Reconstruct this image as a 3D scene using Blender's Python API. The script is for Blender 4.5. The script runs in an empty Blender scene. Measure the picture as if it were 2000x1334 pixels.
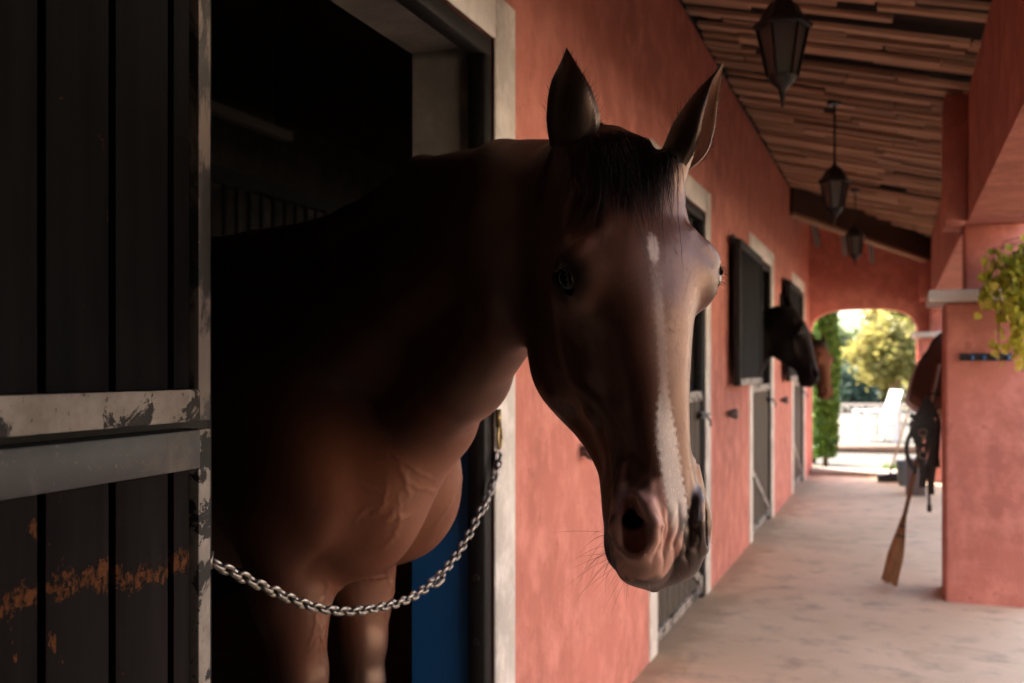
import bpy, bmesh, math, random
import numpy as np
from mathutils import Vector, Matrix, Quaternion

# ------------------------------------------------------------------ camera, sky, sun, exposure
scene = bpy.context.scene
R_ = math.radians
CAM_H = 1.264                       # metres above the gallery floor; world X = across the gallery, Y = along it
YAW = math.atan(752 / 1944)         # the camera is turned left of the gallery axis
cam_data = bpy.data.cameras.new('camera')
cam = bpy.data.objects.new('camera', cam_data)
scene.collection.objects.link(cam)
cam.location = (0, 0, CAM_H)
cam.rotation_euler = (R_(90), 0, YAW)
cam_data.sensor_width = 36
cam_data.lens = 35
cam_data.shift_y = 0.028
cam_data.clip_start = 0.02
cam_data.clip_end = 3000
cam_data.dof.use_dof = True
cam_data.dof.focus_distance = 1.48
cam_data.dof.aperture_fstop = 4.6
scene.camera = cam

SUN_EL, SUN_AZ = R_(47), R_(-52)     # azimuth of the sun clockwise from +Y (towards +X)
world = bpy.data.worlds.new('World'); scene.world = world; world.use_nodes = True
wn = world.node_tree; wn.nodes.clear()
w_out = wn.nodes.new('ShaderNodeOutputWorld'); w_bg = wn.nodes.new('ShaderNodeBackground')
w_sky = wn.nodes.new('ShaderNodeTexSky'); w_sky.sky_type = 'NISHITA'; w_sky.sun_disc = False
w_sky.sun_elevation = SUN_EL; w_sky.sun_rotation = SUN_AZ
w_sky.air_density = 1.0; w_sky.dust_density = 5.0; w_sky.ozone_density = 1.0
w_bg.inputs['Strength'].default_value = 0.15
wn.links.new(w_sky.outputs[0], w_bg.inputs[0]); wn.links.new(w_bg.outputs[0], w_out.inputs[0])
sun_data = bpy.data.lights.new('sun', 'SUN'); sun_data.energy = 3.4; sun_data.angle = R_(0.53)
sun_data.color = (1.0, 0.93, 0.82)
sun = bpy.data.objects.new('sun', sun_data); scene.collection.objects.link(sun)
sun_dir = Vector((math.sin(SUN_AZ) * math.cos(SUN_EL), math.cos(SUN_AZ) * math.cos(SUN_EL), math.sin(SUN_EL)))
sun.rotation_euler = sun_dir.to_track_quat('Z', 'Y').to_euler()
sun.location = (-14, 6, 14)
vs = scene.view_settings
vs.view_transform = 'Standard'; vs.look = 'None'; vs.gamma = 1.0; vs.use_curve_mapping = False
vs.exposure = 2.76
scene.cycles.max_bounces = 7; scene.cycles.diffuse_bounces = 4; scene.cycles.glossy_bounces = 4
scene.cycles.transmission_bounces = 6; scene.cycles.transparent_max_bounces = 8
scene.cycles.sample_clamp_indirect = 6.0
scene.cycles.use_denoising = True
random.seed(7)
rng = np.random.default_rng(11)

# ------------------------------------------------------------------ helpers
C = scene.collection
def link(o, parent=None):
    C.objects.link(o)
    if parent is not None: o.parent = parent
    return o
def tag(o, label=None, cat=None, group=None, kind=None):
    if label: o['label'] = label
    if cat: o['category'] = cat
    if group: o['group'] = group
    if kind: o['kind'] = kind
    return o
def empty(name, loc=(0, 0, 0), rz=0.0, label=None, cat=None, group=None):
    o = bpy.data.objects.new(name, None); o.empty_display_size = .05
    o.location = loc; o.rotation_euler = (0, 0, rz); C.objects.link(o)
    return tag(o, label, cat, group)
def mesh_obj(name, verts, faces, mat=None, parent=None, smooth=False, uvs=None):
    me = bpy.data.meshes.new(name)
    me.from_pydata([tuple(v) for v in verts], [], [tuple(f) for f in faces])
    if mat: me.materials.append(mat)
    if smooth: me.shade_smooth()
    me.update()
    return link(bpy.data.objects.new(name, me), parent)
class MB:
    """collects geometry for ONE mesh"""
    def __init__(s): s.v = []; s.f = []; s.mi = []; s.cur = 0
    def add(s, vs, fs):
        b = len(s.v); s.v += [tuple(v) for v in vs]; s.f += [tuple(i + b for i in f) for f in fs]; s.mi += [s.cur] * len(fs); return s
    def box(s, x0, x1, y0, y1, z0, z1):
        return s.add([(x0,y0,z0),(x1,y0,z0),(x1,y1,z0),(x0,y1,z0),(x0,y0,z1),(x1,y0,z1),(x1,y1,z1),(x0,y1,z1)],
                     [(0,3,2,1),(4,5,6,7),(0,1,5,4),(1,2,6,5),(2,3,7,6),(3,0,4,7)])
    def bar(s, a, b, w, t, up=(0,0,1)):
        a, b = Vector(a), Vector(b); d = (b - a).normalized(); up = Vector(up)
        x = d.cross(up)
        if x.length < 1e-4: x = d.cross(Vector((1,0,0)))
        x.normalize(); y = x.cross(d).normalized(); x = x * (w/2); y = y * (t/2)
        vs = [a-x-y, a+x-y, a+x+y, a-x+y, b-x-y, b+x-y, b+x+y, b-x+y]
        return s.add(vs, [(0,1,2,3)[::-1],(4,5,6,7),(0,1,5,4),(1,2,6,5),(2,3,7,6),(3,0,4,7)])
    def tube(s, pts, rad, n=8, caps=True):
        pts = [Vector(p) for p in pts]
        if not hasattr(rad, '__len__'): rad = [rad] * len(pts)
        rings = []; prev = None; b = len(s.v)
        for i, p in enumerate(pts):
            d = (pts[min(i+1, len(pts)-1)] - pts[max(i-1, 0)])
            d = d.normalized() if d.length > 1e-9 else Vector((0,0,1))
            if prev is None:
                x = d.cross(Vector((0,0,1)) if abs(d.z) < .9 else Vector((1,0,0))).normalized()
            else:
                x = (prev - d * prev.dot(d)).normalized()
            prev = x; y = d.cross(x)
            s.v += [tuple(p + (x*math.cos(2*math.pi*k/n) + y*math.sin(2*math.pi*k/n)) * rad[i]) for k in range(n)]
        fs = []
        for i in range(len(pts)-1):
            for k in range(n):
                k2 = (k+1) % n
                fs.append((b+i*n+k, b+i*n+k2, b+(i+1)*n+k2, b+(i+1)*n+k))
        if caps:
            fs.append(tuple(b+k for k in range(n))[::-1]); fs.append(tuple(b+(len(pts)-1)*n+k for k in range(n)))
        s.f += fs; s.mi += [s.cur]*len(fs); return s
    def lathe(s, prof, c=(0,0,0), n=16, a0=0.0):
        b = len(s.v); c = Vector(c)
        for r, z in prof:
            s.v += [(c.x + r*math.cos(a0+2*math.pi*k/n), c.y + r*math.sin(a0+2*math.pi*k/n), c.z + z) for k in range(n)]
        fs = []
        for i in range(len(prof)-1):
            for k in range(n):
                k2 = (k+1) % n; fs.append((b+i*n+k, b+i*n+k2, b+(i+1)*n+k2, b+(i+1)*n+k))
        fs.append(tuple(b+k for k in range(n))[::-1]); fs.append(tuple(b+(len(prof)-1)*n+k for k in range(n)))
        s.f += fs; s.mi += [s.cur]*len(fs); return s
    def build(s, name, mats, parent=None, smooth=False, bevel=0.0, seg=2, angle=40):
        o = mesh_obj(name, s.v, s.f, None, parent)
        me = o.data
        for m in (mats if isinstance(mats, (list, tuple)) else [mats]): me.materials.append(m)
        if any(s.mi): me.polygons.foreach_set('material_index', s.mi)
        if smooth:
            me.shade_smooth()
            if smooth == 'auto': me.set_sharp_from_angle(angle=R_(angle))
        if bevel:
            bm = bmesh.new(); bm.from_mesh(me)
            bmesh.ops.bevel(bm, geom=[e for e in bm.edges if len(e.link_faces) == 2 and e.calc_face_angle(0) > R_(30)],
                            offset=bevel, segments=seg, affect='EDGES', profile=.6, clamp_overlap=True)
            bm.to_mesh(me); bm.free(); me.shade_smooth(); me.set_sharp_from_angle(angle=R_(50))
        me.update(); return o
def copy_tree(o, parent=None):
    c = o.copy(); C.objects.link(c); c.parent = parent
    for ch in list(o.children): copy_tree(ch, c)
    return c

# ------------------------------------------------------------------ materials
def mat(name, base=(.5,.5,.5), rough=.6, metal=0.0, spec=.5):
    m = bpy.data.materials.new(name); m.use_nodes = True
    p = m.node_tree.nodes['Principled BSDF']
    p.inputs['Base Color'].default_value = (*base, 1); p.inputs['Roughness'].default_value = rough
    p.inputs['Metallic'].default_value = metal; p.inputs['Specular IOR Level'].default_value = spec
    return m
class NT:
    """small node-graph helper"""
    def __init__(s, m): s.t = m.node_tree; s.p = s.t.nodes['Principled BSDF']; s.N = s.t.nodes; s.L = s.t.links; s._co = None
    def n(s, kind, **kw):
        x = s.N.new(kind)
        for k, v in kw.items(): setattr(x, k, v)
        return x
    def co(s, which='Object'):
        if s._co is None: s._co = s.n('ShaderNodeTexCoord')
        return s._co.outputs[which]
    def map(s, scale=(1,1,1), which='Object', rot=(0,0,0), loc=(0,0,0)):
        m = s.n('ShaderNodeMapping'); m.inputs['Scale'].default_value = scale; m.inputs['Rotation'].default_value = rot; m.inputs['Location'].default_value = loc
        s.L.new(s.co(which), m.inputs['Vector']); return m.outputs[0]
    def noise(s, scale=5, detail=4, rough=.55, vec=None, dist=0.0, out='Fac'):
        x = s.n('ShaderNodeTexNoise'); x.inputs['Scale'].default_value = scale; x.inputs['Detail'].default_value = detail
        x.inputs['Roughness'].default_value = rough; x.inputs['Distortion'].default_value = dist
        s.L.new(vec if vec is not None else s.co(), x.inputs['Vector']); return x.outputs[out]
    def ramp(s, fac, stops, interp='LINEAR'):
        x = s.n('ShaderNodeValToRGB'); x.color_ramp.interpolation = interp; e = x.color_ramp.elements
        while len(e) < len(stops): e.new(.5)
        for el, (p, c) in zip(e, stops):
            el.position = p; el.color = (*c, 1) if hasattr(c, '__len__') else (c, c, c, 1)
        s.L.new(fac, x.inputs['Fac']); return x.outputs['Color']
    def mix(s, a, b, fac, mode='MIX'):
        x = s.n('ShaderNodeMix'); x.data_type = 'RGBA'; x.blend_type = mode
        for v, k in ((fac, 0), (a, 6), (b, 7)):
            if hasattr(v, 'is_output'): s.L.new(v, x.inputs[k])
            elif hasattr(v, '__len__'): x.inputs[k].default_value = (*v, 1)
            else: x.inputs[k].default_value = v if k == 0 else (v, v, v, 1)
        return x.outputs[2]
    def math(s, op, a, b=0.0, clamp=False):
        x = s.n('ShaderNodeMath'); x.operation = op; x.use_clamp = clamp
        for v, k in ((a, 0), (b, 1)):
            if hasattr(v, 'is_output'): s.L.new(v, x.inputs[k])
            else: x.inputs[k].default_value = v
        return x.outputs[0]
    def color(s, v): s.L.new(v, s.p.inputs['Base Color'])
    def rough(s, v): s.L.new(v, s.p.inputs['Roughness'])
    def bump(s, h, strength=.3, dist=.01):
        b = s.n('ShaderNodeBump'); b.inputs['Strength'].default_value = strength; b.inputs['Distance'].default_value = dist
        s.L.new(h, b.inputs['Height']); s.L.new(b.outputs[0], s.p.inputs['Normal']); return b
# ------------------------------------------------------------------ horses: one implicit body, meshed and refined
def smin(a, b, k):
    h = np.clip(.5 + .5 * (b - a) / k, 0, 1); return b * (1 - h) + a * h - k * h * (1 - h)
def smax(a, b, k): return -smin(-a, -b, k)
def ell(p, c, r):
    q = p - np.array(c, np.float32); r = np.array(r, np.float32)
    k0 = np.sqrt(((q / r) ** 2).sum(1)) + 1e-6; k1 = np.sqrt(((q / (r * r)) ** 2).sum(1)) + 1e-6
    return k0 * (k0 - 1) / k1
def rell(p, c, r, ax):
    """ellipsoid with its own axes (rows of ax)"""
    q = (p - np.array(c, np.float32)) @ np.array(ax, np.float32).T
    return ell(q, (0, 0, 0), r)
def cone(p, a, b, ra, rb):
    a = np.array(a, np.float32); b = np.array(b, np.float32); d = b - a; q = p - a
    t = np.clip(q @ d / max(d @ d, 1e-9), 0, 1)
    return np.sqrt(((q - t[:, None] * d) ** 2).sum(1)) - (ra + (rb - ra) * t)
def chain(p, pts, rads, k=None):
    f = None
    for i in range(len(pts) - 1):
        g = cone(p, pts[i], pts[i + 1], rads[i], rads[i + 1])
        f = g if f is None else (np.minimum(f, g) if k is None else smin(f, g, k))
    return f
def crom(xs, ys, x):
    """monotone-ish cubic interpolation of rows ys at x"""
    xs = np.asarray(xs, float); ys = np.asarray(ys, float)
    d = np.gradient(ys, xs, axis=0)
    i = np.clip(np.searchsorted(xs, x) - 1, 0, len(xs) - 2)
    h = (xs[i + 1] - xs[i]); t = (x - xs[i]) / h
    sh = (slice(None),) + (None,) * (ys.ndim - 1); t = t[sh]; h = h[sh]
    return ((2*t**3 - 3*t**2 + 1) * ys[i] + (t**3 - 2*t**2 + t) * h * d[i] + (-2*t**3 + 3*t**2) * ys[i+1] + (t**3 - t**2) * h * d[i+1])
# head sections: u = distance from the poll towards the lips, (w, v) = half outline from the bridge round to the throat
SECT = [
 (-.030, [(0,-.045),(.02,-.05),(.035,-.07),(.04,-.10),(.035,-.13),(.02,-.15),(0,-.155)]),
 (.000, [(0,-.008),(.030,-.016),(.055,-.045),(.064,-.10),(.058,-.15),(.03,-.19),(0,-.2)]),
 (.060, [(0,.020),(.034,.015),(.064,-.002),(.083,-.04),(.083,-.10),(.068,-.17),(.03,-.21),(0,-.21)]),
 (.120, [(0,.043),(.040,.039),(.074,.022),(.093,-.008),(.093,-.055),(.089,-.12),(.080,-.185),(.052,-.228),(.02,-.220),(0,-.205)]),
 (.180, [(0,.056),(.042,.052),(.077,.037),(.097,.010),(.101,-.025),(.098,-.07),(.091,-.13),(.080,-.20),(.054,-.248),(.022,-.238),(0,-.215)]),
 (.240, [(0,.060),(.038,.055),(.068,.037),(.086,.007),(.098,-.034),(.099,-.07),(.093,-.13),(.081,-.205),(.057,-.254),(.022,-.245),(0,-.215)]),
 (.310, [(0,.056),(.031,.051),(.053,.032),(.065,-.002),(.081,-.050),(.086,-.075),(.083,-.12),(.074,-.19),(.056,-.256),(.024,-.250),(0,-.215)]),
 (.380, [(0,.049),(.027,.044),(.044,.026),(.053,-.010),(.064,-.055),(.067,-.078),(.066,-.115),(.062,-.165),(.049,-.222),(.020,-.222),(0,-.190)]),
 (.450, [(0,.041),(.026,.036),(.039,.019),(.046,-.014),(.050,-.047),(.050,-.068),(.049,-.100),(.044,-.138),(.031,-.162),(.014,-.163),(0,-.150)]),
 (.510, [(0,.036),(.026,.032),(.039,.018),(.047,-.010),(.051,-.038),(.050,-.064),(.048,-.088),(.039,-.112),(.024,-.126),(.012,-.129),(0,-.128)]),
 (.560, [(0,.033),(.025,.030),(.042,.020),(.053,-.002),(.057,-.032),(.055,-.060),(.050,-.085),(.040,-.108),(.024,-.122),(.012,-.126),(0,-.127)]),
 (.600, [(0,.024),(.024,.021),(.043,.010),(.055,-.012),(.057,-.038),(.053,-.064),(.047,-.085),(.038,-.106),(.021,-.119),(.01,-.122),(0,-.122)]),
 (.632, [(0,.004),(.021,.001),(.038,-.010),(.048,-.032),(.048,-.055),(.043,-.075),(.036,-.091),(.020,-.105),(.01,-.108),(0,-.109)]),
 (.655, [(0,-.022),(.015,-.024),(.028,-.033),(.034,-.047),(.032,-.061),(.025,-.073),(.014,-.082),(.007,-.085),(0,-.086)]),
 (.668, [(0,-.047),(.003,-.049),(.005,-.052),(.005,-.055),(.004,-.058),(.002,-.060),(0,-.061)]),
]
NPHI = 73; U0, U1, NU = -.030, .668, 240
def _head_table():
    phis = np.linspace(0, np.pi, NPHI); us = []; Rr = []; vcs = []
    for u, pts in SECT:
        pts = np.array(pts, float); vc = .5 * (pts[0, 1] + pts[-1, 1])
        # smooth the outline by a dense cubic through the points
        t = np.concatenate([[0], np.cumsum(np.hypot(*np.diff(pts, axis=0).T))])
        td = np.linspace(0, t[-1], 200)
        ext_t = np.concatenate([[-t[1]], t, [2*t[-1] - t[-2]]]); mp = pts * [-1, 1]
        ext = np.vstack([mp[1], pts, mp[-2]])
        q = crom(ext_t, ext, td); q[0] = pts[0]; q[-1] = pts[-1]
        ph = np.arctan2(np.maximum(q[:, 0], 0), q[:, 1] - vc); r = np.hypot(q[:, 0], q[:, 1] - vc)
        o = np.argsort(ph); Rr.append(np.interp(phis, ph[o], r[o])); us.append(u); vcs.append(vc)
    ud = np.linspace(U0, U1, NU)
    return crom(us, np.array(Rr), ud).astype(np.float32), crom(us, np.array(vcs)[:, None], ud)[:, 0].astype(np.float32)
HEAD_R, HEAD_VC = _head_table()
def head_loft(p):
    w, u, v = np.abs(p[:, 0]), p[:, 1], p[:, 2]
    uu = np.clip((u - U0) / (U1 - U0) * (NU - 1), 0, NU - 1.001); i = uu.astype(int); t = uu - i
    vc = HEAD_VC[i] * (1 - t) + HEAD_VC[i + 1] * t
    rho = np.hypot(w, v - vc); ph = np.arctan2(w, v - vc) / np.pi * (NPHI - 1)
    ph = np.clip(ph, 0, NPHI - 1.001); j = ph.astype(int); s = ph - j
    Rr = (HEAD_R[i, j]*(1-t)*(1-s) + HEAD_R[i+1, j]*t*(1-s) + HEAD_R[i, j+1]*(1-t)*s + HEAD_R[i+1, j+1]*t*s)
    f = (rho - Rr) * .85
    out = np.maximum(U0 - u, u - U1)
    return np.where(out > 0, np.hypot(np.maximum(f, 0), out), f)
EYE_C = np.array((.0985, .222, .004)); EYE_R = .0215
EYE_N = np.array((.86, .02, .51)); EYE_N = EYE_N / np.linalg.norm(EYE_N)
EYE_T = np.array((.28, .82, .50)); EYE_T = EYE_T - EYE_N * (EYE_T @ EYE_N); EYE_T = EYE_T / np.linalg.norm(EYE_T)   # outer -> inner corner
EYE_B = np.cross(EYE_N, EYE_T)
def eye_pt(a, b, r=EYE_R):
    """point on the eyeball: a along the lid slit, b across it (metres)"""
    d = EYE_N * math.sqrt(max(r*r - a*a - b*b, 1e-8)) + EYE_T * a + EYE_B * b
    return EYE_C + d
_up = 1.0 if EYE_B[1] < 0 else -1.0       # make +b point up the head
LID_U = [eye_pt(a, _up * b, EYE_R + .0018) for a, b in ((-.0195,-.001),(-.014,.0062),(-.005,.0100),(.005,.0096),(.013,.0056),(.0195,-.0025))]
LID_L = [eye_pt(a, _up * b, EYE_R + .0010) for a, b in ((-.0195,-.001),(-.013,-.0066),(-.003,-.0094),(.007,-.0090),(.015,-.0064),(.0195,-.0025))]
LID_F = [eye_pt(a, _up * b, EYE_R + .0045) for a, b in ((-.017,.005),(-.010,.0130),(.001,.0160),(.011,.0130))]
BROW = [(.070,.160,.034),(.088,.176,.028),(.102,.196,.014),(.108,.216,-.008)]
RIM = [(.0440,.534,.0170),(.0345,.549,.0290),(.0295,.574,.0325),(.0320,.597,.0245),(.0400,.613,.0110),(.0520,.613,-.0040),(.0610,.600,-.0130),(.0645,.576,-.0120),(.0600,.550,-.0050)]
RIM_R = [.0030,.0076,.0088,.0078,.0062,.0048,.0042,.0036,.0010]
def ridge(q, pts, sig):
    """1 on a line drawn in the (u, v) side view, fading over sig"""
    d = None
    for (a, b), (c, e) in zip(pts[:-1], pts[1:]):
        du, dv = c - a, e - b; t = np.clip(((q[:,1]-a)*du + (q[:,2]-b)*dv) / (du*du + dv*dv), 0, 1)
        x = (q[:,1]-a-t*du)**2 + (q[:,2]-b-t*dv)**2; d = x if d is None else np.minimum(d, x)
    return np.exp(-d / (2*sig*sig))
def near(q, c, r): return ((q - np.array(c, np.float32)) ** 2).sum(1) < r * r
def head_field(p):
    """p in head space: columns w (to the horse's left), u (down the face), v (out of the face)"""
    f = head_loft(p)
    m = f < .07                                         # features only matter near the surface
    if not m.any(): return f
    q = p[m].copy(); q[:, 0] = np.abs(q[:, 0]); g = f[m]; a0 = p[m][:, 0]
    # orbit, brow, hollow above the eye, cheek crest, jaw
    g = smin(g, ell(q, (.086,.218,-.002), (.030,.046,.036)), .028)
    g = smin(g, chain(q, BROW, (.003,.008,.009,.004)), .022)
    g = smax(g, -ell(q, (.102,.136,.022), (.026,.026,.018)), .034)
    side = np.clip((q[:, 0] - .02) / .02, 0, 1)
    g = g - side * (.0075 * ridge(q, [(.225,-.052),(.30,-.066),(.36,-.072),(.41,-.068)], .010)
                    + .0022 * ridge(q, [(.335,-.088),(.385,-.052),(.415,-.022),(.45,.000),(.50,.010)], .0042)
                    + .0016 * ridge(q, [(.39,-.048),(.43,-.040),(.50,-.036)], .0038)
                    + .0016 * ridge(q, [(.29,-.02),(.34,-.012),(.40,-.016)], .005))
    g = smin(g, ell(q, (.056,.285,-.150), (.046,.110,.100)), .030)
    g = smax(g, -cone(q, (.108,.315,-.010), (.082,.385,-.016), .024, .018), .034)      # flat hollow before the eye
    g = smax(g, -cone(q, (.084,.415,-.130), (.066,.480,-.096), .022, .016), .030)      # between cheek and bars of the jaw
    z = q[:, 1] > .46
    if z.any():                                          # muzzle: lips, chin, nostrils
        y = q[z]; h = g[z]; a = a0[z]; b = y[:, 1]
        h = smin(h, ell(y, (0,.606,-.106), (.038,.038,.027)), .024)
        h = smin(h, ell(y, (.024,.618,-.030), (.030,.036,.042)), .022)
        h = smin(h, chain(y, [(.054,.490,-.002),(.058,.53,-.010),(.062,.575,-.020)], (.001,.007,.007)), .026)   # false nostril bulge
        h = smin(h, chain(y, RIM, RIM_R), .014)
        cav = np.minimum(cone(y, (.0490,.540,.011), (.0480,.594,.006), .0085, .0150), cone(y, (.0500,.578,.019), (.0360,.546,-.034), .0150, .011))
        h = smax(h, -cav, .0060)
        h = smin(h, chain(y, [(.0420,.540,.004),(.0395,.565,.010)], (.003,.002)), .006)                           # fold inside the nostril
        mouth = chain(y, [(0,.660,-.068),(.022,.653,-.069),(.042,.630,-.073),(.053,.600,-.078),(.058,.570,-.080)], (.0024,.0024,.0024,.0022,.0008))
        h = smax(h, -mouth, .008)
        # wrinkled skin between the nostrils
        k = np.clip(1 - ((b - .592) / .050) ** 2, 0, 1) * np.clip(1 - (y[:, 0] / .036) ** 4, 0, 1) * np.clip((y[:, 2] + .012) / .02, 0, 1)
        ph = a * 430 + 1.5 * np.sin(b * 75 + a * 55) + .5 * np.sin(b * 190 + 1 + a * 120)
        wv = 1.6 * np.sqrt(np.abs(np.sin(ph * .5))) - 1 + .22 * np.sin(b * 300 + 2.0 * np.sin(a * 130 + 1))
        h = h - k * .0027 * wv
        # long fold from the nostril up towards the bridge
        h = smax(h, -chain(y, [(.0165,.606,.024),(.0195,.570,.034),(.0245,.535,.036),(.0270,.505,.035)], (.0010,.0020,.0018,.0005)), .008)
        g[z] = h
    z = near(q, EYE_C, .06)
    if z.any():                                          # socket, then the two lids laid over the ball
        y = q[z]; h = g[z]; e = y - EYE_C.astype(np.float32)
        da = e @ EYE_T; db = e @ EYE_B * _up; dn = e @ EYE_N
        slit = (np.sqrt((da / .0200) ** 2 + ((db + .0004) / .0105) ** 2) - 1) * .0105
        h = smax(h, -np.maximum(slit, .004 - dn), .003)
        h = smin(h, chain(y, LID_U, (.0022,.0032,.0036,.0034,.0030,.0022)), .007)
        h = smin(h, chain(y, LID_L, (.0020,.0024,.0026,.0024,.0024,.0022)), .007)
        h = smax(h, -chain(y, LID_F, (.0006,.0012,.0012,.0006)), .004)
        g[z] = h
    # a little bone and muscle relief everywhere
    g = g - .0009 * np.sin(q[:, 1] * 61) * np.sin(q[:, 2] * 47 + 1.3) * np.sin(q[:, 0] * 53 + .4)
    f[m] = g
    return f
class Horse:
    def __init__(s, org, W, U, V, scale, breast, tail, crest, core, under, extra=()):
        """org: poll; W,U,V: head axes; breast: point on the floor under the breast; tail: unit vector to the tail"""
        s.o = np.array(org); s.A = np.array([W, U, V]); s.k = scale; s.ks = scale * np.array((1.055, .965, 1.0))
        s.b = np.array(breast); t = np.array(tail); s.B = np.array([t, np.cross((0, 0, 1), t), (0, 0, 1)])
        s.crest, s.core, s.under, s.extra = crest, core, under, extra
    def to_head(s, p): return ((p - s.o) @ s.A.T / s.ks).astype(np.float32)
    def from_head(s, h): return s.o + (np.asarray(h) * s.ks) @ s.A
    def to_body(s, p): return ((p - s.b) @ s.B.T).astype(np.float32)
    def from_body(s, h): return s.b + np.asarray(h) @ s.B
    veins = None
    def set_veins(s, lines):
        s.veins = None; out = []
        for pts, amp, sig in lines:
            pts = np.array([s.from_body(q) for q in pts]); t = np.arange(len(pts)); td = np.linspace(0, len(pts) - 1, len(pts) * 7)
            P = np.stack([np.interp(td, t, pts[:, k]) for k in range(3)], 1) + .0020 * np.stack([np.sin(td * 5), np.sin(td * 7 + 1), np.sin(td * 6 + 2)], 1)
            out.append((s.project(P, .2, 8).astype(np.float32), amp * np.sin(np.linspace(.15, np.pi - .15, len(td))), sig))
        s.veins = out
    def add_veins(s, p, f):
        if s.veins is None: return f
        z = np.abs(f) < .03
        if not z.any(): return f
        y = p[z]; h = f[z]
        for P, amp, sig in s.veins:
            near_ = ((y - P.mean(0)) ** 2).sum(1) < (np.linalg.norm(P[0] - P[-1]) * .8 + .06) ** 2
            if near_.any():
                d2 = ((y[near_][:, None] - P[None]) ** 2).sum(2); h[near_] -= (amp[None] * np.exp(-d2 / (2 * sig * sig))).max(1)
        f[z] = h; return f
    def body_field(s, p):
        q = s.to_body(p); w = q.copy(); w[:, 1] = np.abs(w[:, 1])
        f = ell(q, (.98, 0, 1.13), (.78, .27, .33))
        f = smin(f, ell(q, (.42, 0, 1.12), (.36, .20, .34)), .10)
        f = smin(f, ell(w, (1.70, .06, 1.20), (.36, .22, .34)), .12)
        f = smin(f, ell(q, (.62, 0, 1.42), (.36, .07, .17)), .12)
        f = smin(f, rell(w, (.36, .165, 1.16), (.30, .055, .13), [(.42, -.1, .90), (.1, 1, .06), (-.90, 0, .42)]), .06)
        f = smin(f, ell(w, (.140, .092, 1.00), (.130, .100, .165)), .075)                # the two breast muscles
        f = smin(f, ell(w, (.24, .095, .895), (.15, .085, .10)), .05)
        f = smax(f, -cone(w, (-.02, 0, 1.10), (.07, 0, .86), .010, .014), .045)
        f = smin(f, ell(w, (.255, .170, 1.05), (.11, .06, .15)), .08)                     # point of the shoulder
        legs = chain(w, [(.35,.135,.95),(.31,.140,.78),(.29,.135,.60),(.285,.130,.50),(.285,.130,.44),(.29,.128,.22),(.275,.128,.17),(.22,.128,.07),(.20,.128,.0)],
                     (.10,.085,.056,.050,.046,.030,.036,.034,.055), .03)
        hind = chain(w, [(1.72,.15,1.05),(1.62,.16,.86),(1.86,.15,.60),(1.95,.14,.52),(1.90,.13,.28),(1.88,.13,.17),(1.82,.13,.07),(1.80,.13,.0)],
                     (.18,.15,.085,.058,.035,.036,.034,.055), .04)
        f = smin(f, np.minimum(legs, hind), .06)
        # forearm muscle, veins and small scars on the breast
        f = smin(f, ell(w, (.275,.155,.735), (.055,.045,.11)), .03)
        k = np.clip(1 - np.abs(q[:, 0] - .12) / .25, 0, 1) * np.clip(1 - np.abs(q[:, 2] - .97) / .3, 0, 1)
        f = f - k * .0035 * np.sin(q[:, 1] * 31 + 1) * np.sin(q[:, 2] * 27 + 3 * q[:, 1])
        f = s.add_veins(p, f)
        f = np.maximum(f, -q[:, 2] + .001)
        return f
    def neck_field(s, p):
        f = chain(p, *s.core, .06)
        f = smin(f, chain(p, *s.crest, .03), .12)
        f = smin(f, chain(p, *s.under, .05), .09)
        return f
    def field(s, p):
        p = np.asarray(p, np.float32); h = s.to_head(p)
        f = np.full(len(p), .3, np.float32)
        nb = h[:, 1] < .48                                # neck and body end above the muzzle
        nb |= h[:, 2] < -.30
        f[nb] = s.neck_field(p[nb])
        bb = s.to_body(p)[:, 0] > -.16
        f[bb] = smin(s.body_field(p[bb]), f[bb], .09)
        hb = (np.abs(h[:, 0]) < .3) & (h[:, 1] > -.2) & (h[:, 1] < .9) & (h[:, 2] > -.45) & (h[:, 2] < .25)
        if hb.any():
            hf = head_field(h[hb]) * s.k
            # blend wide at the neck, not at all at the muzzle
            f[hb] = smin(f[hb], hf, .045)
            for pts, rads in s.extra: f[hb] = smin(f[hb], chain(p[hb], pts, rads), .030)
        return f
    def mesh(s, lo, hi, h, refine):
        lo = np.array(lo, float); n = (np.ceil((np.array(hi) - lo) / (4 * h))).astype(int)
        ax = [lo[i] + np.arange(n[i] + 1) * 4 * h for i in range(3)]
        G = np.stack(np.meshgrid(*ax, indexing='ij'), -1).reshape(-1, 3)
        fc = np.concatenate([s.field(g) for g in np.array_split(G, max(1, len(G) // 200000))]).reshape(n + 1)
        ctr = np.stack([fc[i:n[0]+i, j:n[1]+j, k:n[2]+k] for i in (0,1) for j in (0,1) for k in (0,1)], -1)
        act = np.abs(ctr).min(-1) < 6.0 * h
        act |= (ctr.min(-1) < 0) & (ctr.max(-1) > 0)
        nf = n * 4 + 1
        Fs = np.ones(nf, np.float32); msk = np.zeros(nf, bool)
        rep = np.repeat(np.repeat(np.repeat(ctr[..., 0], 4, 0), 4, 1), 4, 2); Fs[:-1, :-1, :-1] = np.where(rep < 0, -1, 1)
        ra = np.repeat(np.repeat(np.repeat(act, 4, 0), 4, 1), 4, 2)
        for i in (0, 1):
            for j in (0, 1):
                for k in (0, 1): msk[i:nf[0]-1+i, j:nf[1]-1+j, k:nf[2]-1+k] |= ra
        idx = np.argwhere(msk)
        Fs[msk] = np.concatenate([s.field(lo + c * h) for c in np.array_split(idx, max(1, len(idx) // 200000))])
        ins = Fs < 0; m = nf - 1
        cnt = np.zeros(m, np.int8)
        for i in (0,1):
            for j in (0,1):
                for k in (0,1): cnt += ins[i:m[0]+i, j:m[1]+j, k:m[2]+k]
        cells = np.argwhere((cnt > 0) & (cnt < 8))
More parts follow.
